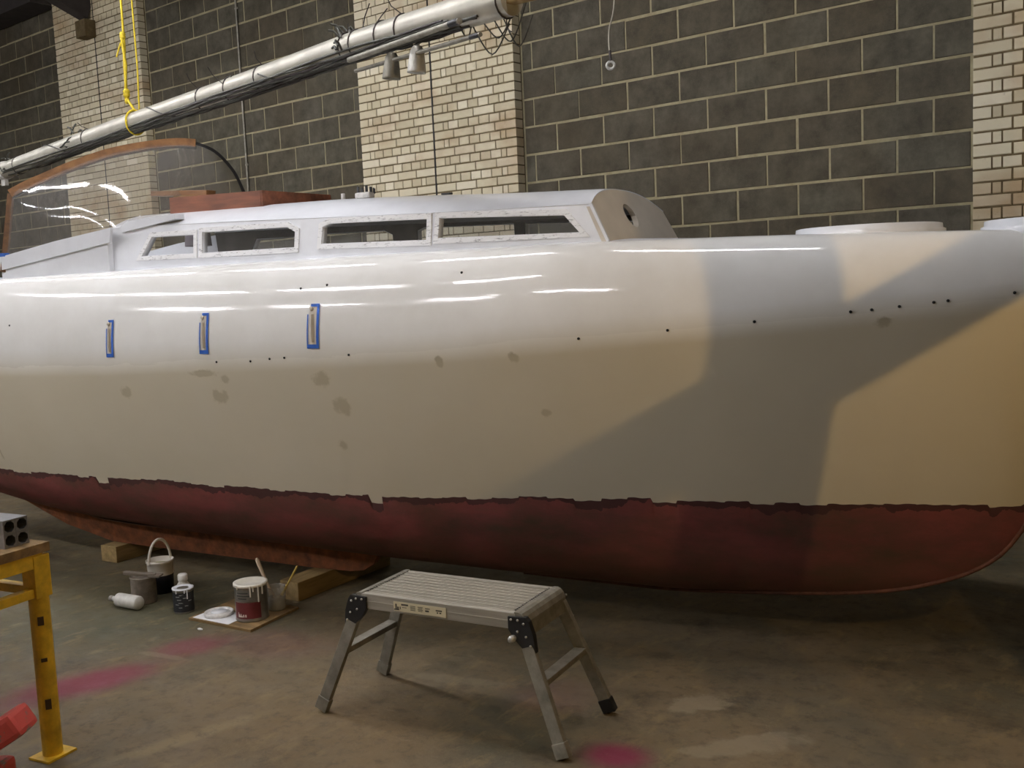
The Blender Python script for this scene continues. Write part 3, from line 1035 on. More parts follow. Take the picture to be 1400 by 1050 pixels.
# grey drum inside the windscreen
q = MB(); q.lathe([(0, 2.17), (.05, 2.165), (.075, 2.13), (.07, 2.08), (.06, 2.03), (.075, 1.97), (.08, 1.90)], 24, -1.44, .30); q.build('winch_drum', simple('grey_drum', (118, 110, 116), .6), boat)
q = MB(); q.tube([(-1.44, .30, 1.76), (-1.44, .30, 1.93)], .02, 10); q.build('winch_post', M_ALUD, boat)

# windscreen: oblique hoop with a clear vinyl sheet led down to the coaming
HOOP = [(-2.247, -.45, 1.787), (-2.217, -.425, 2.006), (-2.187, -.399, 2.237), (-2.115, -.339, 2.285), (-2.043, -.279, 2.324), (-1.916, -.172, 2.392), (-1.756, -.037, 2.460), (-1.596, .097, 2.498), (-1.467, .205, 2.513), (-1.378, .28, 2.506), (-1.293, .351, 2.452), (-1.218, .414, 2.333), (-1.175, .45, 2.19)]
def smooth_path(P, k=4):
    out = []
    n = len(P)
    for i in range(n - 1):
        p0, p1, p2, p3 = [Vector(P[max(0, min(n - 1, i + d))]) for d in (-1, 0, 1, 2)]
        for s in range(k):
            t = s / k
            out.append(0.5 * ((2 * p1) + (-p0 + p2) * t + (2 * p0 - 5 * p1 + 4 * p2 - p3) * t * t + (-p0 + 3 * p1 - 3 * p2 + p3) * t**3))
    out.append(Vector(P[-1]))
    return out
hn = Vector((HOOP[-1][0] - HOOP[0][0], HOOP[-1][1] - HOOP[0][1], 0)).normalized().cross(Vector((0, 0, 1)))
def sweep_rect(mb, pts, w_, h_):
    rings = []
    for i, p in enumerate(pts):
        t = (pts[min(i + 1, len(pts) - 1)] - pts[max(i - 1, 0)]).normalized()
        o = hn.cross(t).normalized()
        rings.append([p + hn * (a * w_ / 2) + o * (b * h_ / 2) for a, b in ((-1, -1), (1, -1), (1, 1), (-1, 1), (-1, -1))])
    mb.grid(rings, smooth=False)
    mb.add([tuple(x) for x in rings[0][:4]], [(0, 1, 2, 3)]); mb.add([tuple(x) for x in rings[-1][:4]], [(3, 2, 1, 0)])
post = smooth_path(HOOP[:3], 4)
rail = smooth_path(HOOP[2:10], 5)
arcp = smooth_path(HOOP[9:], 6)
ws = MB(); sweep_rect(ws, rail, .05, .045)
wso = ws.build('windscreen_rail', M_ASH, boat); wso['label'] = 'bent varnished wooden windscreen hoop'
q = MB(); sweep_rect(q, post, .035, .03); q.build('windscreen_post', mat_wood('dark_varnish', (84, 58, 36), (116, 82, 50)), boat)
q = MB(); sweep_rect(q, arcp, .02, .018); sweep_rect(q, [p - Vector((0, 0, .026)) for p in rail], .02, .014); q.build('windscreen_gasket', M_BLACK, boat)
q = MB(); q.box(-2.225, -.452, 1.885, .06, .03, .02); q.build('masking_tape', M_BLUE, boat)
BASE = [(-2.247, -.45, 1.875), (-2.0, -.452, 1.905), (-1.75, -.452, 1.94), (-1.5, -.45, 1.962), (-1.3, -.435, 1.985), (-1.18, -.37, 2.02), (-1.14, -.25, 2.05), (-1.13, -.1, 2.075), (-1.13, .05, 2.08), (-1.13, .2, 2.08), (-1.14, .32, 2.06), (-1.15, .4, 2.05), (-1.175, .45, 2.03)]
tp = smooth_path(HOOP[:], 6)
bp = smooth_path(BASE, 6)
rows = []
for i in range(19):
    t = i / 18
    row = []
    for k in range(len(tp)):
        a, b = tp[k], bp[k]
        p = a.lerp(b, t)
        bulge = .10 * math.sin(math.pi * t) * math.sin(math.pi * k / (len(tp) - 1))
        row.append(tuple(p + Vector((.6, -.5, .35)) * bulge))
    rows.append(row)
q = MB(); q.grid(rows)
film = q.build('windscreen_sheet', M_FILM, boat)
film['label'] = 'clear creased vinyl windscreen sheet'

# ------------------------------------------------------------------ timber blocks under the keel
def timber(a, b, w_, h, label, name='timber_block'):
    a, b = Vector(a), Vector(b)
    d = b - a
    q = MB(); q.box(0, 0, h / 2, d.length, w_, h, bev=.004)
    c = (a + b) / 2
    o = q.build(name, M_PINE, None, (c.x, c.y, 0.0005), math.atan2(d.y, d.x))
    return tag(o, label, 'timber', 'timber blocks under the stub keel')
timber((-4.18, 3.24), (-4.26, 3.98), .13, .1, 'pine timber block under the keel beside the jar of brushes')
timber((-5.78, 3.14), (-5.86, 3.66), .14, .1, 'pine timber block under the aft end of the keel')

# ------------------------------------------------------------------ folding work platform (step stool)
SA = math.atan2(.19, 1.01)
st = thing('work_platform', 'worn aluminium folding work platform with black hinges, beside the hull', 'step stool', (-2.485, 2.695, 0), SA)
TL, TW, TZ = .70, .32, .475
M_TREAD = simple('ribbed_aluminium', (178, 173, 160), 0.5, 0.45, 0.12, 40, bump=0.1, stretch=(.06, 1, 1))
nsl = 9
for i in range(nsl):
    wy = (TW - .05) / nsl
    y = -TW / 2 + .025 + wy * (i + .5)
    sag = 0.0
    q = MB(); q.box(0, y, TZ - .008, TL - .06, wy - .0045, .014, bev=.0025)
    for k in (-1, 1):
        q.box(0, y + k * wy * .2, TZ + .0, TL - .062, .003, .003)
    q.build('tread_slat', M_TREAD, st)
for sg in (-1, 1):
    q = MB(); q.box(0, sg * (TW / 2 - .0125), TZ - .03, TL - .05, .022, .058, bev=.003)
    q.box(0, sg * (TW / 2 - .001), TZ - .03, TL - .06, .004, .004)
    q.build('side_rail', M_TREAD, st)
for sg in (-1, 1):
    q = MB()
    pr = [(0, -.062), (0, 0.002), (.016, .002), (.028, -.003), (.038, -.014), (.045, -.032), (.048, -.085), (.042, -.09), (.03, -.062)]
    q.prism(pr, lambda a, b, t: (sg * (TL / 2 - .03 + a), t, TZ + b), -TW / 2 + .002, TW / 2 - .002)
    q.build('end_cap', M_ALUD, st)
    q = MB()
    for k in range(20):
        q.box(sg * (TL / 2 - .038), -TW / 2 + .03 + k * .0137, TZ + .001, .006, .006, .002)
    q.build('rivet_strip', M_BLACK, st)
FX, FY = .515 - .012, .21 - .012
for sx in (-1, 1):
    for sy in (-1, 1):
        a = Vector((sx * (TL / 2 - .005), sy * (TW / 2 - .012), TZ - .05)); b = Vector((sx * FX, sy * FY, .032))
        q = MB(); q.bar(a, b, .024, .046, (sx, 0, .35), bev=.003); lg = q.build('leg', M_ALUD, st)
        d = (b - a).normalized()
        q = MB(); q.bar(b - d * .03, b + d * .022, .03, .052, (sx, 0, .35), bev=.003); q.build('rubber_foot', M_BLACK if (sy > 0 and sx > 0) else M_ALUD, lg)
        # black plastic hinge
        q = MB()
        hx, hy = sx * (TL / 2), sy * (TW / 2 + .008)
        pr = [(-.05, .0), (-.05, -.045), (-.03, -.075), (.0, -.105), (.02, -.125), (.052, -.118), (.046, -.06), (.03, -.012), (.018, .002)]
        hk = 1.0 if sy < 0 else .62
        q.prism(pr, lambda p_, z_, t: (hx + sx * p_ * hk - (0 if sy < 0 else sx * .012), hy - sy * t, TZ - .012 + z_ * hk), 0, .022)
        hg = q.build('hinge', M_BLACK, st)
        q = MB()
        for px_, pz_ in ((-.036, -.02), (-.01, -.02), (.012, -.03), (-.012, -.06), (.02, -.075), (.036, -.105)):
            q.lathe([(0, 0), (.0042, 0), (.0042, .003), (0, .003)], 10, hx + sx * px_, hy + sy * .003, TZ + pz_, Matrix.Rotation(math.radians(90), 3, 'X'))
        q.build('rivet', M_ALU, hg)
        if sx > 0 and sy < 0:
            q = MB(); q.lathe([(0, -.012), (.011, -.012), (.013, 0), (.011, .012), (0, .012)], 12, hx - .03, hy - .012, TZ - .085, Matrix.Rotation(math.radians(90), 3, 'X')); q.build('locking_knob', M_ALU, hg)
    zc2 = .245
    t = (TZ - .05 - zc2) / (TZ - .05 - .032)
    xx = (TL / 2 - .005) + (FX - TL / 2 + .005) * t
    yy = (TW / 2 - .012) + (FY - TW / 2 + .012) * t
    q = MB(); q.bar((sx * xx, -yy, zc2), (sx * xx, yy, zc2), .045, .022, bev=.003); q.build('cross_brace', M_ALUD, st)
# safety sticker with pictograms on the near rail
q = MB(); q.box(-.065, -TW / 2 - .0025, TZ - .032, .225, .0012, .036); sk = q.build('sticker', simple('cream_sticker', (206, 196, 164), .6, var=.06), st)
q = MB()
yb = -TW / 2 - .0034
def mark(x, z, dx, dz):
    q.box(x, yb, TZ - .032 + z, dx, .0006, dz)
mark(-.166, .0, .006, .02); mark(-.158, -.006, .006, .012); mark(-.164, -.011, .022, .004); mark(-.148, -.004, .004, .01)
mark(-.128, .009, .03, .006); mark(-.13, -.001, .02, .002)
for k in range(4):
    mark(-.093, .008 - k * .005, .022, .0022); mark(-.061, .008 - k * .005, .022 - .004 * (k % 2), .0022)
mark(-.03, .006, .02, .003); mark(-.032, -.003, .016, .006); mark(.018, .004, .026, .005); mark(.012, -.004, .006, .005); mark(.024, -.004, .008, .005)
q.build('pictogram', simple('sticker_ink', (70, 66, 56), .7, var=0), sk)

# ------------------------------------------------------------------ paint corner
BD = [(-4.366, 2.759), (-3.94, 2.814), (-4.02, 3.167), (-4.43, 3.115)]
q = MB(); q.prism(BD, lambda a, b, t: (a, b, t), .001, .013)
tag(q.build('plywood_board', M_OLDPINE), 'plywood offcut on the floor carrying the paint tin', 'board')
ZB = .0132
def rot_dir(ax):
    z = Vector(ax).normalized()
    x = z.orthogonal().normalized()
    return Matrix((x, z.cross(x), z)).transposed()
# white sheet
q = MB(); q.prism([(-4.35, 2.772), (-4.10, 2.803), (-4.13, 2.95), (-4.37, 2.92)], lambda a, b, t: (a, b, t), ZB, ZB + .0012)
tag(q.build('paper_sheet', simple('white_paper', (226, 226, 228), .8, var=.04)), 'white paper sheet lying on the plywood board', 'paper')
# lid
ld_ = thing('tin_lid', 'paint-covered round tin lid lying on the white sheet', 'lid', (-4.27, 2.87, ZB + .0014))
q = MB(); q.lathe([(0, .012), (.054, .012), (.058, .006), (.062, .006), (.064, .016), (.07, .018), (.073, .012), (.07, 0), (.0, 0)], 36); q.build('disc', M_CHIP, ld_)
q = MB(); q.lathe([(0, .0125), (.04, .0125), (.038, .0155), (0, .016)], 24, -.008, .006); q.build('wet_paint', M_WHITE, ld_)
# big paint tin
M_TIN = simple('tinplate', (150, 146, 136), .35, .8, .12, 18)
tin = thing('paint_tin', 'large open paint tin with a dark red label on the board', 'paint tin', (-4.085, 2.935, ZB))
q = MB(); q.lathe([(0, .0), (.078, 0), (.081, .004), (.079, .008), (.079, .172), (.082, .178), (.082, .182), (.07, .182), (.07, .176), (.068, .17), (0, .168)], 40); q.build('can', M_TIN, tin)
def wrap(r, a0, a1, z0, z1, n=18):
    return [[(r * math.cos(a), r * math.sin(a), z) for a in np.linspace(a0, a1, n)] for z in (z0, z1)]
fa = math.atan2(-2.935, 4.085)          # side facing the photographer
q = MB(); q.grid(wrap(.0797, fa - 1.25, fa + .55, .018, .098)); q.build('label', simple('dark_red_label', (96, 30, 32), .5, var=.1), tin)
q = MB(); q.grid(wrap(.0797, fa - 1.15, fa + .3, .104, .158)); q.build('label', simple('grey_label', (104, 102, 92), .5, var=.1), tin)
q = MB()
for z, a0, a1 in ((.142, -.95, -.2), (.128, -1.0, -.1), (.115, -.9, -.3)):
    q.grid(wrap(.0801, fa + a0, fa + a1, z, z + .006, 8))
q.build('label_print', simple('label_ink', (50, 50, 46), .6, var=0), tin)
q = MB()
for a0, a1, z0, z1 in ((-.95, -.9, .026, .05), (-.9, -.62, .026, .034), (-.88, -.82, .034, .042), (-.76, -.70, .034, .043), (-.6, -.5, .027, .04), (-.45, -.36, .027, .04)):
    q.grid(wrap(.0801, fa + a0, fa + a1, z0, z1, 5))
q.build('label_print', simple('white_print', (210, 200, 190), .6, var=0), tin)
q = MB(); q.lathe([(0, .179), (.066, .179), (.071, .1835), (.083, .1835), (.0835, .17), (.0825, .17)], 40)
for a, L_ in ((-.05, .055), (.12, .03), (.42, .085), (.7, .05), (-.9, .02)):
    q.tube([(.083 * math.cos(fa + a), .083 * math.sin(fa + a), .182), (.082 * math.cos(fa + a), .082 * math.sin(fa + a), .182 - L_)], .0035, 6)
q.build('paint', simple('cream_paint', (232, 228, 214), .35, var=.03), tin)
# ghost plastic pot behind the tin
pot = thing('plastic_pot', 'translucent plastic pot smeared with paint behind the tin', 'pot', (-4.235, 3.055, ZB))
q = MB(); q.lathe([(0, .002), (.045, .002), (.056, .13), (.059, .13), (.048, 0), (0, 0)], 28); q.build('body', M_JARG, pot)
q = MB(); q.lathe([(.055, .122), (.0605, .122), (.0605, .136), (.055, .136)], 28); q.grid(wrap(.0545, 0, 6.28, .075, .122, 30)); q.build('rim', M_CHIP, pot)
# jar with brushes
jar = thing('glass_jar', 'clear jar of cloudy water holding two brushes', 'jar', (-4.085, 3.085, ZB))
q = MB(); q.lathe([(0, .003), (.04, .003), (.043, .01), (.043, .115), (.046, .12), (.048, .12), (.046, .01), (.04, 0), (0, 0)], 28); q.build('glass', M_JARG, jar)
q = MB(); q.lathe([(0, .004), (.0395, .004), (.0415, .012), (.0415, .06), (0, .06)], 24); q.build('liquid', simple('cloudy_water', (150, 148, 138), .4, var=.1), jar)
def brush(name, label, a, b, hw, hmat):
    a, b = Vector(a), Vector(b)
    d = (b - a).normalized()
    br = thing(name, label, 'brush', a)
    L_ = (b - a).length
    up = Vector((0.8, 0.6, 0))
    q = MB(); q.bar((0, 0, 0), d * .045, hw * 1.9, .012, up); q.build('bristles', simple('grey_bristle', (170, 164, 150), .9, var=.2, scale=60), br)
    q = MB(); q.bar(d * .042, d * .068, hw * 2, .014, up, .001); q.build('ferrule', M_TIN, br)
    q = MB(); q.tube([d * .066, d * .09, d * (L_ * .55), d * (L_ * .85), d * (L_ * .96), d * L_], [hw * .9, hw * .6, hw * .45, hw * .62, hw * .6, hw * .3], 10); q.build('handle', hmat, br)
brush('paint_brush', 'paint brush with pale rounded handle leaning left in the jar', (-4.075, 3.075, ZB + .012), (-4.20, 3.065, .265), .017, simple('pale_handle', (196, 176, 150), .6, var=.08))
brush('paint_brush', 'thin yellow-handled brush leaning right in the jar', (-4.10, 3.09, ZB + .012), (-3.985, 3.15, .235), .009, simple('yellow_handle', (206, 178, 88), .55, var=.08))
# small dark tin
tn = thing('paint_tin', 'small dark-labelled paint tin with white drips on the floor', 'paint tin', (-4.515, 2.833, 0.0005))
q = MB(); q.lathe([(0, 0), (.051, 0), (.0525, .003), (.0515, .006), (.0515, .117), (.0535, .122), (.0535, .126), (.046, .126), (.045, .121), (0, .121)], 32); q.build('can', M_TIN, tn)
fb = math.atan2(-2.833, 4.515)
q = MB(); q.grid([[(.0519 * math.cos(a), .0519 * math.sin(a), z) for a in np.linspace(fb - 1.7, fb + 1.7, 32)] for z in (.008, .108)]); q.build('label', simple('black_label', (34, 36, 40), .45, var=.1), tn)
q = MB()
rr = random.Random(3)
for k in range(9):
    a0 = rr.uniform(-.9, .7); z0 = .03 + .008 * k
    q.grid([[(.0522 * math.cos(fb + a), .0522 * math.sin(fb + a), z) for a in np.linspace(a0, a0 + rr.uniform(.2, .5), 6)] for z in (z0, z0 + .0045)])
q.build('label_print', simple('grey_print', (140, 142, 140), .6, var=0), tn)
q = MB(); q.lathe([(.03, .1225), (.046, .1265), (.054, .1265), (.054, .12)], 32)
for a, L_ in ((.35, .05), (-.7, .02), (.1, .02)):
    q.tube([(.0535 * math.cos(fb + a), .0535 * math.sin(fb + a), .125), (.053 * math.cos(fb + a), .053 * math.sin(fb + a), .125 - L_)], .003, 6)
q.build('paint', M_WHITE, tn)
# white bottle behind it
bt = thing('plastic_bottle', 'white plastic bottle with round cap standing behind the dark tin', 'bottle', (-4.615, 2.90, .0005))
q = MB(); q.lathe([(0, 0), (.03, 0), (.033, .006), (.033, .105), (.02, .125), (.02, .132)], 24); q.build('body', simple('white_plastic', (216, 214, 206), .45, var=.05), bt)
q = MB(); q.lathe([(.024, .128), (.025, .13), (.025, .158), (.021, .163), (0, .163)], 24); q.build('cap', simple('white_cap', (226, 224, 218), .45, var=.05), bt)
# white bucket with dark lower half
bk = thing('paint_bucket', 'small white bucket, dark below, with a raised white handle', 'bucket', (-4.93, 2.968, .0005))
q = MB(); q.lathe([(0, .0), (.062, 0), (.066, .1)], 32); q.build('sleeve', simple('navy_paint', (26, 26, 36), .5, var=.15), bk)
q = MB(); q.lathe([(.0663, .1), (.07, .165), (.074, .168), (.074, .18), (.07, .18), (.064, .11), (0, .1)], 32); q.build('body', simple('white_bucket', (214, 208, 196), .45, var=.06), bk)
q = MB(); q.lathe([(0, .15), (.069, .15)], 24); q.build('paint', simple('olive_paint', (150, 150, 90), .4, var=.1), bk)
hd = [(.073 * math.cos(t) * 1.0, 0, .165 + .125 * math.sin(t)) for t in np.linspace(0, math.pi, 21)]
ca, sa = math.cos(1.7), math.sin(1.7)
q = MB(); q.tube([(x * ca, x * sa, z) for x, y, z in hd], .0075, 8); q.build('handle', simple('white_handle', (220, 214, 202), .5, var=.05), bk)
# grey crusty can with brush across its top
gc = thing('paint_can', 'grey paint-crusted can with a scraper handle across its top', 'paint tin', (-4.845, 2.81, .0005))
q = MB(); q.lathe([(0, 0), (.062, 0), (.065, .004), (.064, .13), (.068, .136), (.068, .142), (.06, .142), (.058, .128), (0, .126)], 32); q.build('can', simple('crusty_grey', (128, 118, 106), .8, var=.2, scale=24, bump=.5), gc)
q = MB(); q.bar((.075, .03, .147), (-.055, -.075, .168), .03, .018, bev=.005); q.bar((.10, .045, .145), (.05, .012, .148), .06, .008); q.build('scraper', simple('dirty_scraper', (112, 102, 90), .7, var=.15), gc)
# bottle lying on the floor
lb = thing('plastic_bottle', 'white plastic bottle lying on its side on the floor', 'bottle', (-4.83, 2.70, .0375), 0)
ax = Vector((.97, .15, 0)).normalized()
q = MB(); q.lathe([(0, -.11), (.012, -.11), (.013, -.085), (.02, -.08), (.035, -.06), (.036, -.05), (.036, .088), (.031, .098), (0, .098)], 28, R=rot_dir(ax)); q.build('body', simple('scuffed_white_plastic', (200, 198, 190), .35, var=.1, scale=30), lb)
q = MB(); q.lathe([(0, -.128), (.013, -.128), (.015, -.124), (.015, -.104), (0, -.104)], 20, R=rot_dir(ax)); q.build('cap', simple('grey_cap', (150, 146, 138), .5), lb)
# crumb
q = MB(); q.lathe([(0, 0), (.01, .0), (.012, .004), (.006, .008), (0, .009)], 7, smooth=False); o = q.build('paint_flake', M_CHIP, None, (-4.19, 2.705, .0005)); tag(o, 'small white paint flake on the floor before the board', 'debris')
o.scale = (1.6, .8, 1)

# ------------------------------------------------------------------ yellow bench with aluminium tubes
e1 = Vector((.22, -.975, 0)).normalized()      # towards the camera side
e2 = Vector((-e1.y, e1.x, 0))
if e2.x > 0:
    e2 = -e2
CR = Vector((-3.46, 1.665, 0))
tb = thing('workbench', 'yellow steel workbench with plywood top at the edge of the workshop', 'table', CR, 0)
def tp3(a, b, z):
    return e1 * a + e2 * b + Vector((0, 0, z))
TA, TB = .62, 1.3
q = MB(); q.prism([(0, 0), (TA, 0), (TA, TB), (0, TB)], lambda a, b, t: tp3(a, b, t), .738, .770); q.build('top', M_OLDPINE, tb)
for (a0, b0, a1, b1) in ((.03, .03, TA - .03, .03), (.03, TB - .03, TA - .03, TB - .03), (.03, .03, .03, TB - .03), (TA - .03, .03, TA - .03, TB - .03)):
    q = MB(); q.bar(tp3(a0, b0, .713), tp3(a1, b1, .713), .05, .05); q.build('top_rail', M_YELLOW, tb)
    q = MB(); q.bar(tp3(a0, b0, .60), tp3(a1, b1, .60), .035, .03); q.build('lower_rail', M_YELLOW, tb)
for a in (.035, TA - .035):
    for b in (.035, TB - .035):
        q = MB(); q.box(*tp3(a, b, .655), .066, .066, .15, Matrix.Rotation(math.atan2(e1.y, e1.x), 3, 'Z'), .004); q.build('corner_bracket', M_YELLOW, tb)
        q = MB(); q.tube([tp3(a, b, .60), tp3(a, b, .006)], .034, 20); lg = q.build('leg', M_YELLOW, tb)
        q = MB(); q.box(*tp3(a, b, .0045), .12, .1, .008, Matrix.Rotation(math.atan2(e1.y, e1.x), 3, 'Z')); q.build('foot_plate', M_YELLOW, lg)
        q = MB()
        for z, h in ((.50, .03), (.36, .012), (.2, .035)):
            p = tp3(a, b, z) + Vector((.9, -.43, 0)).normalized() * .0335
            q.box(p.x, p.y, z, .012, .02, h, Matrix.Rotation(-.45, 3, 'Z'))
        q.build('paint_scrape', simple('scraped_rust', (70, 52, 28), .8), lg)
M_TUBE2 = simple('mill_aluminium', (146, 146, 148), .4, .7, .06, 20)
tdir = e2
for i in range(2):
    for j in range(2):
        q = MB()
        s = .048
        base_p = CR + e1 * (.059 + i * (s + .001)) + e2 * .055
        hole = [(s * .43 * math.cos(k * math.pi / 4 + .39), s * .43 * math.sin(k * math.pi / 4 + .39)) for k in range(8)]
        sq = [(-s / 2, -s / 2), (s / 2, -s / 2), (s / 2, s / 2), (-s / 2, s / 2)]
        zb = .7705 + s / 2 + j * (s + .0008)
        pm = plate_with_holes(sq, [hole], lambda a, b, t: (e1 * a + e2 * t + Vector((0, 0, b))), 1.0)
        o = pm.build('aluminium_tube', M_TUBE2, None, base_p + Vector((0, 0, zb)))
        tag(o, ['lower', 'upper'][j] + ' square aluminium tube on the workbench, ' + ['nearer the hull', 'further from the hull'][i], 'metal tube', 'aluminium tubes stacked on the workbench')
# red chipped steel jack beside the bench
rj = thing('trolley_jack', 'chipped red steel jack under the workbench corner', 'jack', (-3.30, 1.40, 0))
M_RED = None
t = NT('chipped_red_enamel')
nz = t.noise(t.coord(), 16, 5, .7)
t.set(t.mix(t.ramp(nz, [(.54, (0, 0, 0)), (.60, (1, 1, 1))]), s2l((204, 82, 74)), s2l((128, 120, 114))), .5)
M_RED = t.m
q = MB(); q.bar((-.18, -.12, .10), (.03, .04, .26), .12, .085, bev=.018); q.build('arm', M_RED, rj)
q = MB(); q.bar((-.2, -.14, .06), (-.02, -.02, .06), .16, .1, bev=.02); q.build('body', M_RED, rj)
for dx, dy in ((-.17, -.02), (-.05, -.14), (-.02, .03)):
    q = MB(); q.lathe([(0, -.015), (.03, -.015), (.032, 0), (.03, .015), (0, .015)], 20, dx, dy, .032, Matrix.Rotation(math.radians(90), 3, 'X')); q.build('wheel', M_STEEL, rj)

# ------------------------------------------------------------------ mast slung from the roof
MP = [(-8.40, 3.963, 2.68), (-7.231, 3.865, 2.718), (-6.249, 3.767, 2.741), (-4.993, 3.615, 2.747), (-4.194, 3.495, 2.745), (-3.52, 3.376, 2.736), (-2.949, 3.257, 2.709), (-2.47, 3.15, 2.68)]
mp = smooth_path(MP, 6)
mast = thing('mast', 'pale aluminium mast slung above the boat, wrapped in cables', 'mast', (0, 0, 0))
q = MB(); q.tube(mp, .066, 20, flat=.85); q.build('spar', M_MAST, mast)
def along(t):
    t = max(0, min(.9999, t)) * (len(mp) - 1)
    i = int(t)
    return mp[i].lerp(mp[i + 1], t - i)
def around(t, ang, r):
    p = along(t)
    d = (along(t + .01) - along(t - .01)).normalized()
    s = Vector((0, 0, 1)).cross(d).normalized()
    z = d.cross(s)
    return p + (s * math.cos(ang) * .82 + z * math.sin(ang)) * r
rc = random.Random(11)
for k in range(13):          # long runs
    a0 = rc.uniform(4.15, 4.9) if k < 7 else rc.uniform(3.3, 4.3)
    ph, am = rc.uniform(0, 6), rc.uniform(.08, .35)
    t0, t1 = rc.uniform(0, .15), rc.uniform(.8, 1.0)
    pts = [around(t0 + (t1 - t0) * i / 60, a0 + am * math.sin(ph + i * .16), .066 + .010 * rc.random()) for i in range(61)]
    q = MB(); q.tube(pts, rc.choice([.004, .005, .006]), 6); q.build('cable', M_CABLE if k % 3 else M_STEEL, mast)
for t0, t1, turns, ph in ((.33, .46, 1.0, 2.2), (.52, .66, .6, 3.0), (.08, .2, .7, 1.0)):      # spiralling lines
    pts = [around(t0 + (t1 - t0) * i / 40, ph + turns * 2 * math.pi * i / 40, .069) for i in range(41)]
    q = MB(); q.tube(pts, .0045, 6); q.build('lashing', M_CABLE, mast)
for tt in (.045, .2, .405, .45, .51, .68, .70, .75, .79, .985):      # ties with loose ends
    pts = [around(tt, a, .07) for a in np.linspace(0, 2 * math.pi, 17)]
    q = MB(); q.tube(pts, .004, 6)
    a = rc.uniform(1.0, 5.0)
    p = around(tt, a, .07)
    dd = Vector((rc.uniform(-.1, .1), rc.uniform(-.1, 0), rc.uniform(.03, .1) * (1 if math.sin(a) > 0 else -1)))
    q.tube([p, p + dd * .6, p + dd + Vector((.02, 0, .01))], .0025, 5)
    q.build('cable_tie', M_STEEL, mast)
# fittings: knots of rope, spreader tubes and the two lamp cups
for tt, n_ in ((.685, 9), (.17, 6), (.02, 5)):
    q = MB()
    for k in range(n_):
        p = around(tt + rc.uniform(-.008, .008), rc.uniform(1.2, 3.6), .075)
        dd = Vector((rc.uniform(-.09, .09), rc.uniform(-.05, .02), rc.uniform(-.03, .07)))
        q.tube([p, p + dd * .5 + Vector((0, 0, .012)), p + dd], .006, 6)
    q.build('rope_knot', M_CABLE, mast)
for (t0, t1, a, r, rad) in ((.70, .955, 4.0, .10, .013), (.70, .985, 4.5, .125, .009)):
    p0, p1 = around(t0, a, r), around(t1 - .03, a - .35, r + .02)
    q = MB(); q.tube([p0, p1], rad, 12); so = q.build('spreader', M_ALUD, mast)
    d = (p1 - p0).normalized()
    q = MB(); q.tube([p1 - d * .07, p1 - d * .01], rad * 1.12, 12); q.build('spreader_boot', M_BLACK, so)
for px_, tt in ((0, .775), (1, .825)):
    c = around(tt, 4.3, .10)
    lpn = [(0, .055), (.018, .055), (.030, .035), (.036, -.01), (.0405, -.05), (.0405, -.058), (.034, -.058), (.031, -.02), (0, -.01)]
    tilt = Matrix.Rotation(.12, 3, 'Y')
    q = MB(); q.lathe(lpn, 22, c.x, c.y, c.z - .055, tilt); dl = q.build('deck_light', [M_ALUD, M_ALU][px_], mast)
    q = MB(); q.lathe([(0, -.052), (.036, -.052)], 20, c.x, c.y, c.z - .055, tilt); q.build('lens', simple('lamp_lens', (176, 160, 126), .25), dl)
q = MB(); q.tube([mp[0] - Vector((.06, -.005, 0)), mp[0] + Vector((.01, 0, 0))], .074, 16); q.box(mp[0].x - .03, mp[0].y, mp[0].z - .07, .06, .03, .1); q.build('masthead', M_CHIP, mast)
q = MB(); q.bar(mp[-1] - Vector((.02, 0, 0)), mp[-1] + Vector((.13, -.012, -.006)), .05, .045, bev=.006); q.build('wooden_plug', M_PINE, mast)['label'] = 'yellow pine plug in the mast end'
for k in range(5):      # loose hanging tails near the end
    p = around(.9 + .02 * k, 4.6, .07)
    e = p + Vector((rc.uniform(.05, .3), rc.uniform(-.02, .05), rc.uniform(-.02, .06)))
    md = (p + e) / 2 - Vector((0, 0, rc.uniform(.04, .12)))
    q = MB(); q.tube(smooth_path([p, md, e], 6), .003, 5); q.build('cable_tail', M_CABLE, mast)
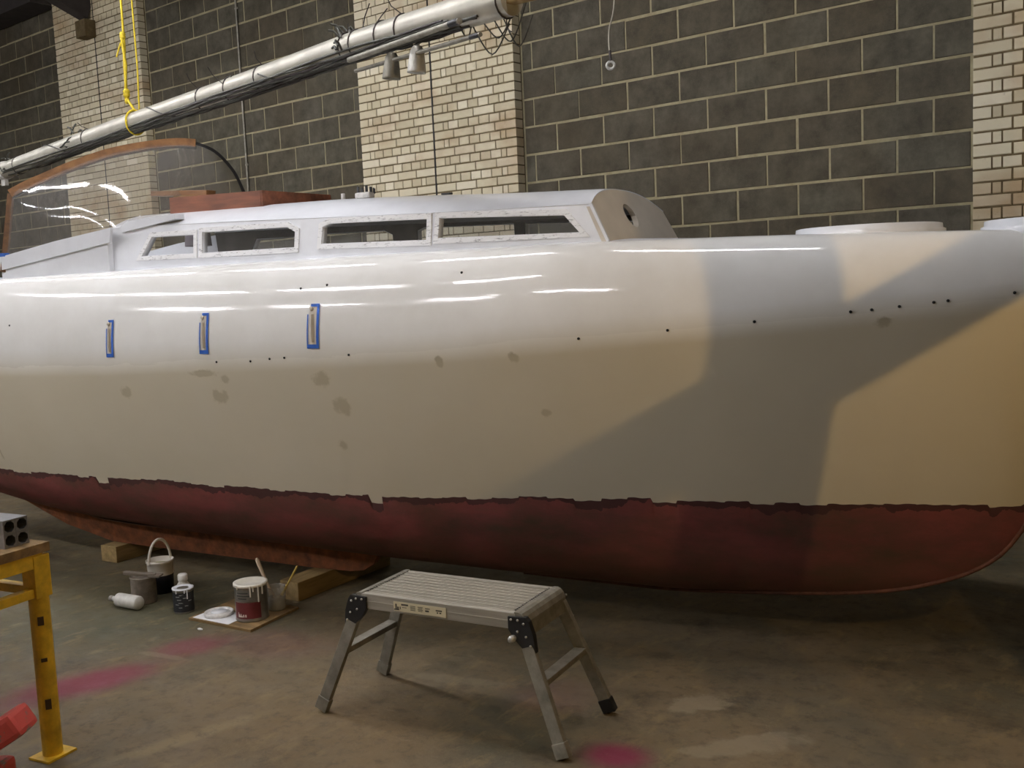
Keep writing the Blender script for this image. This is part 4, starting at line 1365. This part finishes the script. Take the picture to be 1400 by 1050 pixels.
# yellow sling
rp = thing('rope_sling', 'bright yellow rope sling with knots holding up the mast', 'rope', (0, 0, 0))
RT = Vector((-6.205, 3.78, 5.9))
mx = along(.303)
P = [RT, Vector((-6.208, 3.78, 4.2)), Vector((-6.211, 3.78, 3.33))]
q = MB(); q.tube(P, .008, 8); q.build('hanging_line', M_ROPE, rp)
q = MB()
q.tube([(-6.211, 3.78, 3.31), (-6.218, 3.775, 3.12), (-6.232, 3.78, 2.94)], .010, 8); q.tube([(-6.213, 3.765, 3.30), (-6.195, 3.77, 3.12), (-6.228, 3.77, 2.94)], .009, 8)
q.tube([(-6.22, 3.76, 3.27), (-6.25, 3.74, 3.18)], .005, 6)
q.build('doubled_line', M_ROPE, rp)
for z, s in ((3.315, 1.0), (3.26, .8), (2.945, 1.15), (2.90, .8)):
    q = MB()
    q.lathe([(0, -.028 * s), (.014 * s, -.022 * s), (.02 * s, -.004 * s), (.016 * s, .004 * s), (.021 * s, .012 * s), (.012 * s, .026 * s), (0, .03 * s)], 12, -6.215 - .02 * (3.3 - z), 3.775, z)
    q.build('knot', M_ROPE, rp)
loop = [around(.303, a, .078) for a in np.linspace(math.pi / 2, math.pi / 2 + 2 * math.pi, 25)]
q = MB(); q.tube([Vector((-6.235, 3.78, 2.92))] + [loop[0]], .008, 8); q.tube(loop, .007, 8); q.build('loop', M_ROPE, rp)
o = MB().tube([(-6.09, 3.78, 6.2), (-6.083, 3.78, 3.518), (-6.079, 3.78, 3.08), (-6.08, 3.77, 2.81)], .0055, 8).build('rope', M_ROPE)
tag(o, 'single thin yellow rope hanging straight beside the knotted sling', 'rope')
# wire with eye
wv = thing('hanging_wire', 'thin pale wire with a ring eye hanging before the block wall', 'wire', (0, 0, 0))
q = MB(); q.tube(smooth_path([(-2.66, 4.2, 5.9), (-2.665, 4.2, 3.3), (-2.678, 4.2, 2.906), (-2.712, 4.2, 2.778), (-2.716, 4.2, 2.70), (-2.711, 4.2, 2.645)], 6), .0035, 6); q.build('wire', simple('galvanised_wire', (176, 170, 152), .5, .4), wv)
q = MB(); q.tube([(-2.711 + .015 * math.cos(a), 4.2 + .010 * math.cos(a), 2.610 + .017 * math.sin(a)) for a in np.linspace(0, 2 * math.pi, 21)], .007, 8, cap=False); q.build('eye', M_ALU, wv)
q = MB(); q.tube([(-2.713, 4.2, 2.68), (-2.711, 4.2, 2.63)], .0065, 8); q.build('ferrule', M_STEEL, wv)
